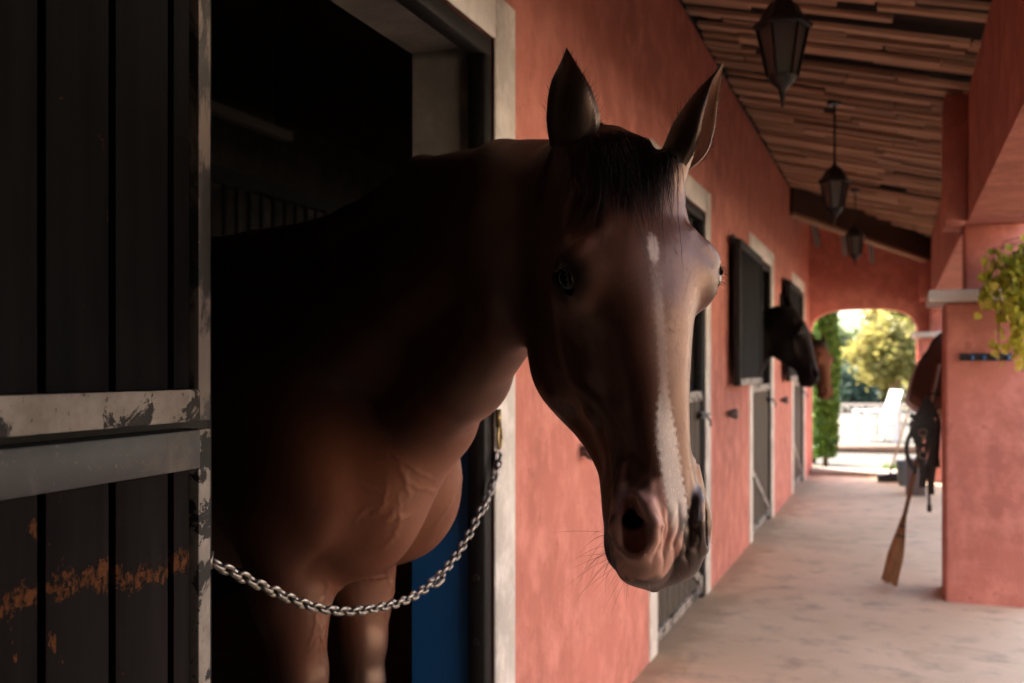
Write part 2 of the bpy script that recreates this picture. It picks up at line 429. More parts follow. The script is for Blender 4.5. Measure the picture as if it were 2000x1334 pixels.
        cid = np.full(m, -1, np.int64); cid[tuple(cells.T)] = np.arange(len(cells))
        acc = np.zeros((len(cells), 3)); num = np.zeros(len(cells))
        cor = [(i, j, k) for i in (0,1) for j in (0,1) for k in (0,1)]
        cv = {c: Fs[cells[:,0]+c[0], cells[:,1]+c[1], cells[:,2]+c[2]] for c in cor}
        for a in cor:
            for d in range(3):
                if a[d] == 0:
                    b = list(a); b[d] = 1; b = tuple(b); fa, fb = cv[a], cv[b]; x = (fa < 0) != (fb < 0)
                    t = np.where(x, fa / np.where(x, fa - fb, 1), 0)
                    pt = np.array(a)[None] + t[:, None] * (np.array(b) - np.array(a))[None]
                    acc += pt * x[:, None]; num += x
        V = lo + (cells + acc / num[:, None]) * h
        quads = []
        for d in range(3):
            e1, e2 = [(1,2),(2,0),(0,1)][d]
            sl = [slice(None)]*3; sh = [slice(None)]*3; sl[d] = slice(0, -1); sh[d] = slice(1, None)
            A, B = ins[tuple(sl)], ins[tuple(sh)]
            E = np.argwhere(A != B); E = E[(E[:, e1] > 0) & (E[:, e2] > 0) & (E[:, e1] < m[e1]) & (E[:, e2] < m[e2])]
            flip = A[tuple(E.T)]
            def cell(da, db):
                c = E.copy(); c[:, e1] -= da; c[:, e2] -= db; return cid[tuple(c.T)]
            q = np.stack([cell(1,1), cell(0,1), cell(0,0), cell(1,0)], 1)
            q[~flip] = q[~flip][:, ::-1]; quads.append(q)
        F = np.concatenate(quads); F = F[(F >= 0).all(1)]
        faces = [tuple(f) for f in F]
        V = s.project(V, h)
        for test in refine:
            V, faces = refine_faces(V, faces, test(V)); k = test(V); V[k] = s.project(V[k], h * .6, 2)
        return V, faces
    def project(s, V, lim, it=3):
        e = 0.0012
        for _ in range(it):
            T = np.array([(1,1,1),(1,-1,-1),(-1,1,-1),(-1,-1,1)], float)
            out = []
            for c in np.array_split(V, max(1, len(V) // 100000)):
                fs = [s.field(c + e * t) for t in T]
                g = sum(f[:, None] * t for f, t in zip(fs, T)) / (4 * e); f0 = sum(fs) / 4
                st = -f0[:, None] * g / np.maximum((g * g).sum(1), .2)[:, None]
                L = np.sqrt((st ** 2).sum(1)); st *= np.minimum(1, lim * .8 / np.maximum(L, 1e-9))[:, None]
                out.append(c + st)
            V = np.concatenate(out)
        return V
def refine_faces(V, faces, sel_v):
    V = list(map(tuple, V)); mid = {}; new = []
    def m(a, b):
        k = (a, b) if a < b else (b, a)
        if k not in mid:
            mid[k] = len(V); V.append(tuple((V[a][i] + V[b][i]) / 2 for i in range(3)))
        return mid[k]
    rest = []
    for f in faces:
        if len(f) == 4 and all(sel_v[i] for i in f):
            a, b, c, d = f; ab, bc, cd, da = m(a,b), m(b,c), m(c,d), m(d,a)
            ce = len(V); V.append(tuple((V[a][i]+V[b][i]+V[c][i]+V[d][i]) / 4 for i in range(3)))
            new += [(a,ab,ce,da),(ab,b,bc,ce),(ce,bc,c,cd),(da,ce,cd,d)]
        else: rest.append(f)
    for f in rest:
        g = []
        for i, a in enumerate(f):
            b = f[(i+1) % len(f)]; g.append(a); k = (a, b) if a < b else (b, a)
            if k in mid: g.append(mid[k])
        new.append(tuple(g))
    return np.array(V), new
# ------------------------------------------------------------------ surfaces
def plaster(name, base, dirt, rough=.85, top=None, scale=1.0):
    m = mat(name, base, rough, 0, .25); n = NT(m)
    a = n.noise(1.3 * scale, 6, .6); b = n.noise(7 * scale, 5, .65, n.map((1, 1, .85))); f = n.noise(55, 3, .6)
    c = n.mix(base, tuple(x * .72 for x in base), n.ramp(a, [(.35, 0), (.65, 1)]))
    c = n.mix(c, tuple(min(1, x ** .9 * 1.08) for x in base), n.ramp(b, [(.45, 0), (.66, 1)]))
    sp = n.noise(13, 5, .72, n.map((1, 1, .7)))
    c = n.mix(c, dirt, n.math('MULTIPLY', n.ramp(sp, [(.60, 0), (.68, 1)]), .5))
    n.color(c); h = n.math('ADD', n.math('MULTIPLY', b, .7), n.math('MULTIPLY', f, .35)); n.bump(h, .55, .012); return m
SALMON = (.55, .198, .148)
M_wall = plaster('terracotta_plaster', SALMON, (.30, .085, .06))
M_white = plaster('white_limewash', (.74, .69, .63), (.45, .38, .32), .8)
M_conc = mat('gallery_concrete', (.40, .335, .27), .8, 0, .3)
n = NT(M_conc); a = n.noise(.9, 6, .62, dist=.3); b = n.noise(5.5, 6, .65); f = n.noise(90, 3, .7)
c = n.mix((.68, .495, .33), (.55, .39, .25), n.ramp(a, [(.36, 0), (.64, 1)])); c = n.mix(c, (.24, .185, .14), n.math('MULTIPLY', n.ramp(b, [(.52, 0), (.68, 1)]), .5))
c = n.mix(c, (.22, .18, .14), n.math('MULTIPLY', n.ramp(f, [(.62, 0), (.75, 1)]), .35)); n.color(c)
cr = n.n('ShaderNodeTexVoronoi'); cr.feature = 'DISTANCE_TO_EDGE'; cr.inputs['Scale'].default_value = .42
wv = n.n('ShaderNodeVectorMath'); wv.operation = 'ADD'; n.L.new(n.co(), wv.inputs[0]); sc = n.n('ShaderNodeVectorMath'); sc.operation = 'SCALE'; sc.inputs['Scale'].default_value = .35
n.L.new(n.noise(2.2, 5, .65, out='Color'), sc.inputs[0]); n.L.new(sc.outputs[0], wv.inputs[1]); n.L.new(wv.outputs[0], cr.inputs['Vector'])
n.color(c)
n.bump(n.math('ADD', n.math('MULTIPLY', b, .5), n.math('MULTIPLY', f, .3)), .5, .006)
xyz_ = n.n('ShaderNodeSeparateXYZ'); n.L.new(n.co(), xyz_.inputs[0])
foot = n.math('SUBTRACT', 1.0, n.math('MULTIPLY', n.math('ADD', xyz_.outputs['X'], 1.0), 2.6), True)
st_ = n.ramp(n.math('ADD', n.math('MULTIPLY', foot, .42), n.math('MULTIPLY', n.noise(3.2, 6, .7), .58)), [(.48, 0), (.62, 1)])
sp_ = n.ramp(n.noise(1.7, 7, .72, None, .8), [(.56, 0), (.66, 1)])
n.color(n.mix(c, (.33, .215, .12), n.math('MULTIPLY', n.math('MAXIMUM', n.math('MULTIPLY', st_, .75), n.math('MULTIPLY', sp_, .45)), .8)))
M_lawn = mat('bare_earth', (.06, .045, .03), .95, 0, .1); n = NT(M_lawn); n.color(n.mix((.060, .045, .030), (.090, .068, .045), n.ramp(n.noise(.8, 6, .65), [(.35, 0), (.7, 1)]))); n.bump(n.noise(40, 3, .7), .6, .03)
M_gravel = mat('pale_gravel', (.50, .45, .38), .95, 0, .2); n = NT(M_gravel)
c = n.mix((.13, .116, .10), (.09, .08, .066), n.noise(35, 4, .7)); c = n.mix(c, (.30, .27, .13), n.math('MULTIPLY', n.ramp(n.noise(.25, 5, .6), [(.55, 0), (.7, 1)]), .6)); n.color(c); n.bump(n.noise(60, 3, .7), .6, .02)
def wood(name, a, b, rough=.7, scale=(6, 60, 60), rnd=.35):
    m = mat(name, a, rough, 0, .3); n = NT(m)
    g = n.noise(1.0, 5, .65, n.map(scale), .4)
    c = n.mix(a, b, n.ramp(g, [(.3, 0), (.7, 1)]))
    oi = n.n('ShaderNodeObjectInfo'); c = n.mix(c, (.12, .07, .05), n.math('MULTIPLY', oi.outputs['Random'], rnd)); n.color(c); n.bump(g, .4, .004); return m
M_slat = wood('roof_slat_wood', (.76, .50, .34), (.54, .34, .22), .75, (5, 45, 45), .5)
M_sheet = mat('roof_underside', (.05, .030, .022), .9)
M_beam = wood('dark_beam', (.060, .035, .025), (.03, .018, .013))
M_lbeam = wood('pale_batten', (.42, .27, .16), (.28, .17, .10))
M_black = mat('black_iron', (.012, .012, .013), .42, .0, .5); n = NT(M_black); n.bump(n.noise(80, 3, .6), .15, .003)
M_frame = mat('dark_steel_frame', (.012, .011, .011), .6, 0, .25); n = NT(M_frame); n.color(n.mix((.010, .0095, .0095), (.028, .024, .022), n.ramp(n.noise(22, 5, .7), [(.55, 0), (.75, 1)]))); n.bump(n.noise(40, 3, .6), .15, .003)
M_blue = mat('blue_board', (.010, .10, .30), .55); n = NT(M_blue); n.color(n.mix((.008, .11, .32), (.006, .07, .22), n.noise(6, 5, .65))); n.bump(n.noise(50, 3), .1, .002)
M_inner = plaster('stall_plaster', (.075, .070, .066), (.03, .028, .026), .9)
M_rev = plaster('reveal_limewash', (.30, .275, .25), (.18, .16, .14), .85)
def chipped(name, paint_c, under, lo=.52, hi=.56, sc=9, rough=.45, band=None, grime=None, vz=1.0):
    """paint worn down to what lies under it"""
    m = mat(name, paint_c, rough, 0, .5); n = NT(m)
    a = n.noise(sc, 8, .68, n.map((1, 1, vz)), .6); d = n.noise(2.1, 3, .5)
    mask = n.ramp(n.math('ADD', n.math('MULTIPLY', a, .75), n.math('MULTIPLY', d, .25)), [(lo, 0), (hi, 1)])
    fine = n.ramp(n.noise(120, 3, .7), [(.64, 0), (.70, .8)])
    g = n.noise(30, 4, .7)
    c = n.mix(paint_c, tuple(x * .68 for x in paint_c), n.ramp(g, [(.35, 0), (.7, 1)]))
    if grime: c = n.mix(c, grime, n.ramp(n.noise(5, 5, .7), [(.42, 0), (.62, .85)]))
    c = n.mix(c, under, n.math('MAXIMUM', mask, fine)); n.color(c)
    n.rough(n.ramp(mask, [(0, rough), (1, .75)])); n.bump(n.math('SUBTRACT', n.math('MULTIPLY', g, .3), mask), .5, .0015); return m
M_rail = chipped('chipped_pale_paint', (.42, .365, .315), (.022, .019, .018), .525, .54, 13, .55, None, (.20, .165, .135))
M_rail2 = chipped('worn_steel_rail', (.040, .041, .047), (.19, .16, .13), .52, .66, 5, .42)
M_stile = chipped('chipped_stile_paint', (.055, .050, .048), (.25, .205, .18), .50, .525, 5, .5, None, None, .35)
def door_plank(name, base, rust, z0=None):
    m = mat(name, base, .75, 0, .06); n = NT(m)
    gm = n.noise(1.0, 4, .6, n.map((40, 40, 3)))
    c = n.mix(base, tuple(x * .6 for x in base), gm)
    if z0 is not None:
        xyz = n.n('ShaderNodeSeparateXYZ'); n.L.new(n.co(), xyz.inputs[0])
        wob_ = n.math('MULTIPLY', n.math('SUBTRACT', n.noise(26, 8, .85), .5), .13)
        lnz = n.math('ADD', n.math('MULTIPLY', n.math('SINE', n.math('MULTIPLY', xyz.outputs['Y'], 16.0)), .012), z0)
        dz = n.math('SUBTRACT', n.math('ADD', xyz.outputs['Z'], wob_), lnz)
        band = n.math('MULTIPLY', n.ramp(n.math('ADD', n.math('MULTIPLY', dz, 8), .5), [(.36, 0), (.44, 1), (.53, .9), (.66, 0)]), 1.0)
        tear = n.noise(1.0, 6, .78, n.map((110, 110, 60)))
        k = n.ramp(n.math('ADD', n.math('MULTIPLY', band, .22), n.math('MULTIPLY', tear, .78)), [(.545, 0), (.60, 1)])
        k2 = n.ramp(n.noise(20, 6, .75, n.map((1, 1, .5))), [(.640, 0), (.66, 1)])
        k = n.math('MAXIMUM', k, k2)
    else:
        k = n.ramp(n.noise(17, 6, .75, n.map((1, 1, .5))), [(.655, 0), (.675, 1)])
    rc = n.mix(rust, tuple(x * .35 for x in rust), n.noise(60, 3))
    n.color(n.mix(c, rc, k)); n.rough(n.ramp(gm, [(.3, .6), (.7, .8)])); n.bump(n.math('SUBTRACT', n.math('MULTIPLY', gm, .3), k), .5, .0015); return m
M_plank_up = door_plank('dark_door_plank', (.009, .0088, .0096), (.16, .05, .022))
M_plank_lo = door_plank('worn_door_plank', (.014, .0102, .0102), (.21, .078, .028), 1.005)
M_plank_gr = door_plank('grey_door_plank', (.115, .095, .075), (.06, .045, .035))
M_rubber = mat('rubber', (.11, .10, .10), .7)
M_brass = mat('worn_brass', (.30, .22, .10), .4, .9)
M_chain = mat('chain_steel', (.36, .33, .30), .36, .85); n = NT(M_chain); n.color(n.mix((.42, .39, .35), (.13, .10, .08), n.ramp(n.noise(70, 4, .7), [(.42, 0), (.66, 1)]))); n.bump(n.noise(160, 3), .2, .001)

# ------------------------------------------------------------------ ground, floor
WX = -1.0                           # gallery face of the stable wall
GZ = -.10                           # courtyard level
ground = MB().add([(-900, -900, GZ), (900, -900, GZ), (900, 900, GZ), (-900, 900, GZ)], [(0, 1, 2, 3)]).build('ground', M_gravel); tag(ground, kind='structure')
lw_ = MB().add([(.74, -60, GZ + .006), (60, -60, GZ + .006), (60, 12.9, GZ + .006), (.74, 12.9, GZ + .006)], [(0, 1, 2, 3)]).build('courtyard', M_lawn); tag(lw_, kind='structure')
fl = MB().box(-4.7, .74, -3.4, 13.0, GZ - .05, 0.0).build('gallery_floor', M_conc, None, False, .012, 2); tag(fl, kind='structure')

# ------------------------------------------------------------------ stable wall with four stall doorways
DOORS = [2.453 + 3.13 * k for k in range(4)]; DW = 1.21; DTOP = 2.145; TH = .22
ZR = lambda x: 3.112 - .25 * (x + 1.0)      # underside of the roof
mb = MB(); y = -3.4
for r in DOORS:
    mb.box(WX - TH, WX, y, r - DW, -.02, 3.08); mb.box(WX - TH, WX, r - DW, r, DTOP, 3.08); y = r
mb.box(WX - TH, WX, y, 13.0, -.02, 3.08)
wall = mb.build('stable_wall', M_wall); tag(wall, 'long salmon plastered stable wall pierced by four stall doorways', 'wall')
ORD = ['nearest', 'second', 'third', 'farthest']
WHO = ['around the big bay horse', 'behind the muzzle of the big bay horse', 'that the black horse looks out of', 'at the far end of the gallery']
for k, r in enumerate(DOORS):
    l = r - DW
    d = empty('door_frame', (WX, l, 0), 0, f'white banded doorway with dark steel frame {WHO[k]}', 'doorway', 'stall doorways')
    B = .145
    for y0, y1, z0, z1 in ((-B, 0, 0, DTOP + .125), (DW, DW + B, 0, DTOP + .125), (0, DW, DTOP, DTOP + .125)):
        MB().box(-.01, .006, y0, y1, z0, z1).build('surround', M_white, d, False, .003, 1)
    for y0, y1, z0, z1 in ((0.002, .050, .0, DTOP - .05), (DW - .050, DW - .002, 0, DTOP - .05), (.002, DW - .002, DTOP - .050, DTOP - .002)):
        MB().box(-.055, -.006, y0, y1, z0, z1).build('steel_jamb', M_frame, d, False, .003, 1)
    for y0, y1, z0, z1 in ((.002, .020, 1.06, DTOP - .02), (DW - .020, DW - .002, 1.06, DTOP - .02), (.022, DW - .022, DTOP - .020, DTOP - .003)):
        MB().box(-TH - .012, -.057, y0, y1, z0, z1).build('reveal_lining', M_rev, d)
    for y0, y1 in ((.002, .022), (DW - .022, DW - .002)):
        MB().box(-TH - .012, -.057, y0, y1, .0, 1.058).build('blue_panel', M_blue, d)
    for z in (.55, .72, .885, 1.25):
        mbb = MB(); mbb.tube([(-.030, DW - .050, z), (-.030, DW - .056, z)], .009, 12); mbb.build('bolt_head', M_black, d)

# ------------------------------------------------------------------ barn interior behind the wall
bi = MB()
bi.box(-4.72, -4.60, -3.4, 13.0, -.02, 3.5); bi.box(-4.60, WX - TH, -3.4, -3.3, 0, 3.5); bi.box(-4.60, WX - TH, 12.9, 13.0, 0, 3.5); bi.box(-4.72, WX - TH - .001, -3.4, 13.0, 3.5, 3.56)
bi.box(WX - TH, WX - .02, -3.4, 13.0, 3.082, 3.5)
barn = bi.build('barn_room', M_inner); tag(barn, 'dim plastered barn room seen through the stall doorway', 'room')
pt = empty('stall_partition', (-3.5, 3.2, 0), 0, 'dark barred stall partition deep behind the bay horse', 'partition')
MB().box(-.03, .03, 0, 3.6, 0, 1.30).build('board', M_beam, pt); MB().box(-.035, .035, 0, 3.6, 2.30, 2.38).build('top_rail', M_black, pt)
for i in range(30): MB().tube([(0, .1 + .118 * i, 1.30), (0, .1 + .118 * i, 2.30)], .014, 6).build('bar', M_black, pt)
pb = MB().box(-3.55, -3.48, 4.35, 5.25, 2.68, 2.735).build('wall_batten', mat('dusty_batten', (.30, .28, .25), .8)); tag(pb, 'pale dusty batten hung high inside the dark stall', 'batten')
MB().bar((-3.515, 4.45, 2.737), (-3.515, 4.45, 3.495), .02, .02).build('hanger', M_black, pb); MB().bar((-3.515, 5.15, 2.737), (-3.515, 5.15, 3.495), .02, .02).build('hanger', M_black, pb)

# ------------------------------------------------------------------ end wall with an arched passage, and what closes the gallery behind the camera
AX0, AX1, ATOP = -.985, .215, 2.0
def arch_wall(name, y0, y1, x0, x1, ztop, label):
    xs = []; zs = []
    N = 20
    for i in range(N + 1):
        t = math.pi * (1 - i / N); cx = .5 * (AX0 + AX1); hw = .5 * (AX1 - AX0)
        c, s_ = math.cos(t), math.sin(t); e = .62
        xs.append(cx + hw * math.copysign(abs(c) ** e, c)); zs.append(1.66 + .34 * abs(s_) ** e)
    mb = MB(); out = [(x0, 0), (AX0, 0)] + list(zip(xs, zs)) + [(AX1, 0), (x1, 0)]
    top = ztop
    V = []; 
    for y in (y0, y1): V += [(px, y, pz) for px, pz in out] + [(px, y, top(px)) for px, pz in out]
    n = len(out); F = []
    for i in range(n - 1):
        a, b = i, i + 1
        if out[a][0] == out[b][0]: 
            F.append((a, a + 2*n, b + 2*n, b)); continue
        F.append((a, b, b + n, a + n)); F.append((a + 3*n, b + 3*n, b + 2*n, a + 2*n))
        if 1 <= i < n - 2 : F.append((b, a, a + 2*n, b + 2*n))
        F.append((a + n, b + n, b + 3*n, a + 3*n))
    mb.add(V, F); o = mb.build(name, M_wall); return tag(o, label, 'wall')
ew = arch_wall('end_wall', 12.66, 12.90, WX, 1.20, lambda x: ZR(x) - .03, 'dark red end wall of the gallery with an arched passage to daylight')
st = MB().box(AX0 - .0, AX1 + .3, 12.50, 12.98, .0, .055).build('threshold_step', plaster('step_stone', (.34, .27, .21), (.2, .15, .1)), None, False, .012, 2); tag(st, 'low worn stone step across the arched passage', 'step')
bw = MB().box(WX, 1.0, -3.4, -3.2, 0, 3.0).build('light_stop_wall', wood('dark_boards', (.03, .022, .018), (.018, .013, .011))); tag(bw, 'added dark boarded wall stopping light behind the camera', 'wall')  # unseen wall added to keep the space behind the camera dark

# ------------------------------------------------------------------ arcade on the courtyard side
AI, AO, LZ = .357, .67, 2.07
OPEN0 = 1.02                                                 # added light-blocking screen up to here, open from here on
mb = MB()
mb.add([(AI, OPEN0, LZ), (AO, OPEN0, LZ), (AO, 12.66, LZ), (AI, 12.66, LZ), (AI, OPEN0, ZR(AI) - .012), (AO, OPEN0, ZR(AO) - .012), (AO, 12.66, ZR(AO) - .012), (AI, 12.66, ZR(AI) - .012)],
       [(0,3,2,1),(4,5,6,7),(0,1,5,4),(1,2,6,5),(2,3,7,6),(3,0,4,7)])
ar = mb.build('arcade_wall', M_wall); tag(ar, 'dark red lintel wall carried by pillars along the open side of the gallery', 'wall')
M_screen = wood('dark_screen_board', (.030, .022, .018), (.018, .013, .011), .8, (40, 40, 4), .1)
tb = empty('light_screen', (AI, -3.2, 0), 0, 'added dark board screen blocking light beside the camera', 'screen')  # unseen screen added to keep frontal light off the horse
for i in range(20):
    y_ = (OPEN0 + 3.2) / 20 * i; MB().box(.02, .05, y_ + .004, y_ + (OPEN0 + 3.2) / 20 - .004, 0, 2.66).build('board', M_screen, tb)
MB().box(.052, AO - AI, 0, OPEN0 + 3.2, 0, 2.66).build('backing', M_screen, tb)
def pillar(y0, y1, label):
    p = empty('pillar', (.243, y0, 0), 0, label, 'pillar', 'salmon gallery pillars')
    MB().box(0, .427, 0, y1 - y0, -.06, 1.632).build('shaft', M_wall, p, False, .022, 3)
    MB().box(-.085, .50, -.085, y1 - y0 + .085, 1.634, 1.698).build('capital', M_white, p, False, .010, 2)
    MB().box(.11, .425, .14, y1 - y0 - .005, 1.70, LZ - .002).build('upper_shaft', M_wall, p, False, .006, 1)
    MB().box(.0, AI - .243 - .002, .005, y1 - y0 - .005, LZ, ZR(.243) - .03).build('pilaster', M_wall, p, False, .006, 1)
    return p
pillar(5.92, 6.34, 'stout salmon pillar with white capital and blue hook rack, hung with vine')
pillar(12.20, 12.62, 'far salmon pillar beside the arched passage, half hidden by the saddle')

# ------------------------------------------------------------------ unseen wings added to bounce sunlight into the gallery
wing = empty('bounce_wing', (7.6, 4.0, GZ), 0, 'added pale wing across the courtyard bouncing sunlight into the gallery', 'building')
M_lime = plaster('bounce_limewash', (.84, .72, .58), (.6, .48, .35), .9)  # cream tint so the added walls throw back warm light
mb = MB(); y_ = -13.0; WD = [(-10.5, 1.2, 2.2), (-6.5, 1.2, 2.2), (-2.5, 1.2, 2.2), (1.5, 1.2, 2.2), (5.5, 1.2, 2.2), (9.5, 1.2, 2.2)]
for dy, w_, h2 in WD: mb.box(0, .25, y_, dy, 0, 3.9); mb.box(0, .25, dy, dy + w_, h2, 3.9); y_ = dy + w_
mb.box(0, .25, y_, 13.0, 0, 3.9); mb.build('wall', M_lime, wing)
for dy, w_, h2 in WD:
    dd = MB().box(.10, .15, dy + .01, dy + w_ - .01, 0, h2 - .01).build('door', M_beam, wing); MB().tube([(.07, dy + .15, 1.0), (.07, dy + .15, 1.15)], .012, 8).build('handle', M_black, dd)
MB().add([(-.45, -13.3, 3.80), (3.2, -13.3, 5.0), (3.2, 13.3, 5.0), (-.45, 13.3, 3.80), (-.45, -13.3, 3.95), (3.2, -13.3, 5.15), (3.2, 13.3, 5.15), (-.45, 13.3, 3.95)],
         [(0,3,2,1),(4,5,6,7),(0,1,5,4),(1,2,6,5),(2,3,7,6),(3,0,4,7)]).build('roof', plaster('clay_tile', (.40, .17, .10), (.2, .1, .07), .9), wing)

wing2 = empty('bounce_cross_wing', (1.4, -7.0, GZ), 0, 'added cream wing bouncing sunlight onto the pillar fronts', 'building')  # second added wing, a sunlit reflector for the pillars
mb = MB(); mb.box(0, 1.3, -.25, 0, 0, 4.2); mb.box(1.3, 2.5, -.25, 0, 2.2, 4.2); mb.box(2.5, 6.1, -.25, 0, 0, 4.2); mb.build('wall', M_lime, wing2)
MB().box(1.31, 2.49, -.15, -.10, 0, 2.19).build('door', M_beam, wing2)
MB().add([(-.2, .4, 4.05), (6.1, .4, 4.05), (6.1, -3.0, 5.2), (-.2, -3.0, 5.2), (-.2, .4, 4.2), (6.1, .4, 4.2), (6.1, -3.0, 5.35), (-.2, -3.0, 5.35)],
         [(0,3,2,1),(4,5,6,7),(0,1,5,4),(1,2,6,5),(2,3,7,6),(3,0,4,7)]).build('roof', bpy.data.materials['clay_tile'], wing2)

# ------------------------------------------------------------------ roof: slats under a tiled sheet
roof = empty('gallery_roof', (WX, 0, ZR(WX)), 0, 'lean-to gallery roof of rough brown slats seen from below', 'roof')
SL = math.atan(.25)
def rp(x, y, dz): return (x - WX, y, -.25 * (x - WX) + dz)
xe = .84
MB().add([rp(-1.02, -3.4, .05), rp(xe, -3.4, .05), rp(xe, 12.95, .05), rp(-1.02, 12.95, .05), rp(-1.02, -3.4, .14), rp(xe, -3.4, .14), rp(xe, 12.95, .14), rp(-1.02, 12.95, .14)],
         [(0,3,2,1),(4,5,6,7),(0,1,5,4),(1,2,6,5),(2,3,7,6),(3,0,4,7)]).build('roof_sheet', M_sheet, roof)
MB().add([(-3.8, -3.5, .15), (-.10, -3.5, .20), (-.10, 13.05, .20), (-3.8, 13.05, .15), (-3.8, -3.5, .6), (-.10, -3.5, .6), (-.10, 13.05, .6), (-3.8, 13.05, .6)],
         [(0,3,2,1),(4,5,6,7),(0,1,5,4),(1,2,6,5),(2,3,7,6),(3,0,4,7)]).build('upper_roof', M_sheet, roof)
rs = random.Random(3); variants = []
for q in range(6):
    w = .082 + .012 * rs.random(); bmv = bmesh.new(); bmesh.ops.create_cube(bmv, size=1.0); bmesh.ops.subdivide_edges(bmv, edges=[e for e in bmv.edges if abs((e.verts[0].co - e.verts[1].co).x) > .5], cuts=2)
    for v in bmv.verts: v.co.y += rs.uniform(-.05, .05); v.co.z += rs.uniform(-.12, .12)
    me = bpy.data.meshes.new('slat'); bmv.to_mesh(me); bmv.free(); me.materials.append(M_slat); variants.append(me)
y = 3.45; cnt = 0; deep = MB()
while y < 12.6:
    pitch = .066 + .020 * rs.random(); x = -1.0 + rs.uniform(-.3, 0)
    while x < .40:
        L = rs.choice((.45, .6, .8, 1.0, 1.2)); x1 = min(x + L, .52); x0 = max(x, -1.0)
        if x1 - x0 > .05 and rs.random() > .17:
            o = bpy.data.objects.new('slat', rs.choice(variants)); link(o, roof)
            cx = .5 * (x0 + x1); dz = rs.choice((-.012, .0, .006, .014, .026))
            o.location = rp(cx, y, dz); o.rotation_euler = (rs.uniform(-.06, .06), SL, rs.uniform(-.012, .012))
            o.scale = ((x1 - x0) * 1.02, pitch * rs.uniform(.45, .88), .022); cnt += 1
        x = x1 + rs.uniform(.0, .01)
    y += pitch
yy = -3.2
while yy < 3.42:
    for (a, b) in ((-1.0, -.45), (-.44, .1), (.11, .5)):
        deep.add([rp(a, yy, .0), rp(b, yy, .0), rp(b, yy + .09, .0), rp(a, yy + .09, .0), rp(a, yy, .03), rp(b, yy, .03), rp(b, yy + .09, .03), rp(a, yy + .09, .03)], [(0,3,2,1),(4,5,6,7),(0,1,5,4),(1,2,6,5),(2,3,7,6),(3,0,4,7)])
    yy += .118
o = deep.build('slat', M_slat, roof); o['kind'] = 'stuff'
# hip beam across the far end of the slats
MB().bar(rp(-1.0, 10.30, -.135), rp(.357, 12.25, -.135), .07, .27).build('hip_beam', M_beam, roof)
MB().bar(rp(-1.0, 10.30, -.285), rp(.30, 12.17, -.285), .085, .035).build('batten', M_lbeam, roof)
for t in (.14, .34, .54): 
    a = Vector(rp(-1.0 + 1.357 * t, 10.36 + 1.95 * t, -.26)); MB().bar(a, a + Vector((.0, .75, -.16)), .05, .07).build('rafter', M_beam, roof)
print('SLATS', cnt)

# ------------------------------------------------------------------ stall doors
def leaf(name, hinge, rz, w, z0, z1, mp, mr, ms, label, group, np_=9, top_rail=.055, bot_rail=.045, brace=False):
    """a door leaf lying along -Y from its hinge, its visible face towards +X"""
    d = empty(name, hinge, rz, label, 'stable door', group); h = z1 - z0; T = .045; st = .030
    e0 = .05; g = (w - 2 * st - e0) / np_; cuts = [0.0] + [e0 + g * i for i in range(np_ + 1)]      # a narrow edge board, then even ones
    for c0, c1 in zip(cuts[:-1], cuts[1:]):
        MB().box(-T * .8, -.010, -st - c1 + .006, -st - c0 - .006, z0 + bot_rail, z1 - top_rail).build('plank', mp, d, False, .004, 2)
    MB().box(-T * .8, -.022, -w + st, -st, z0 + bot_rail, z1 - top_rail).build('backing', M_frame, d)
    MB().box(-T, .0, -st, 0, z0, z1).build('stile', ms, d, False, .003, 2); MB().box(-T, .0, -w, -w + st, z0, z1).build('stile', ms, d, False, .003, 2)
    MB().box(-T, .003, -w + st, -st, z1 - top_rail, z1).build('top_rail', mr, d, False, .003, 2); MB().box(-T, .003, -w + st, -st, z0, z0 + bot_rail).build('bottom_rail', mr if z0 < .5 else M_rail, d, False, .003, 2)
    MB().box(-T - .012, -T - .001, -w, .05, z1 - .03, z1 + .03).build('rebate', M_frame, d)
    if brace: MB().bar((-.004, -st, z0 + .06), (-.004, -w + st, z0 + .50), .05, .012, (1, 0, 0)).build('brace', mr, d)
    for z in (z0 + .2, z1 - .2): MB().tube([(-.045, .004, z - .05), (-.045, .004, z + .05)], .011, 8).build('hinge', M_black, d)
    return d
A0 = R_(5.0)
lf = leaf('upper_door_leaf', (WX + .075, 1.185, 0), A0, 1.20, 1.192, 2.14, M_plank_up, M_rail, M_stile, 'dark plank upper door leaf folded back at the left edge of the picture', 'upper door leaves')
for ch in lf.children:
    if ch.name.startswith('top_rail'): ch.data.materials[0] = M_frame
leaf('lower_door_leaf', (WX + .075, 1.185, 0), A0, 1.20, .03, 1.180, M_plank_lo, M_rail2, M_rail, 'worn plank lower door leaf with orange chewed patches at the left edge', 'lower door leaves')
NAMEU = ['', 'dark upper door leaf folded on the wall behind the bay horse head', 'dark upper door leaf folded on the wall beside the black horse', 'dark upper door leaf folded on the wall farthest down the gallery']
NAMEL = ['', 'closed grey lower door leaf showing beneath the bay horse muzzle', 'closed grey lower door leaf under the black horse', 'closed grey lower door leaf nearest the arched passage']
for k in (1, 2, 3):
    l = DOORS[k] - DW
    lf = leaf('upper_door_leaf', (WX + .075, l + .01, 0), R_(0.5), 1.18, 1.165, 2.09, M_plank_up, M_frame, M_frame, NAMEU[k], 'upper door leaves')
    lf = leaf('lower_door_leaf', (WX - .010, l + DW - .012, 0), 0, DW - .024, .03, 1.150, M_plank_gr, M_rail, M_rail, NAMEL[k], 'lower door leaves', 8, .055, .05, True)
    mb = MB(); mb.box(-.002, .018, -.16, -.01, 1.00, 1.035); mb.tube([(.028, -.20, 1.018), (.028, .03, 1.018)], .008, 8); mb.tube([(.028, -.08, 1.018), (.055, -.08, .985), (.055, -.08, .955)], .006, 6)
    b = mb.build('bolt', M_black, lf)
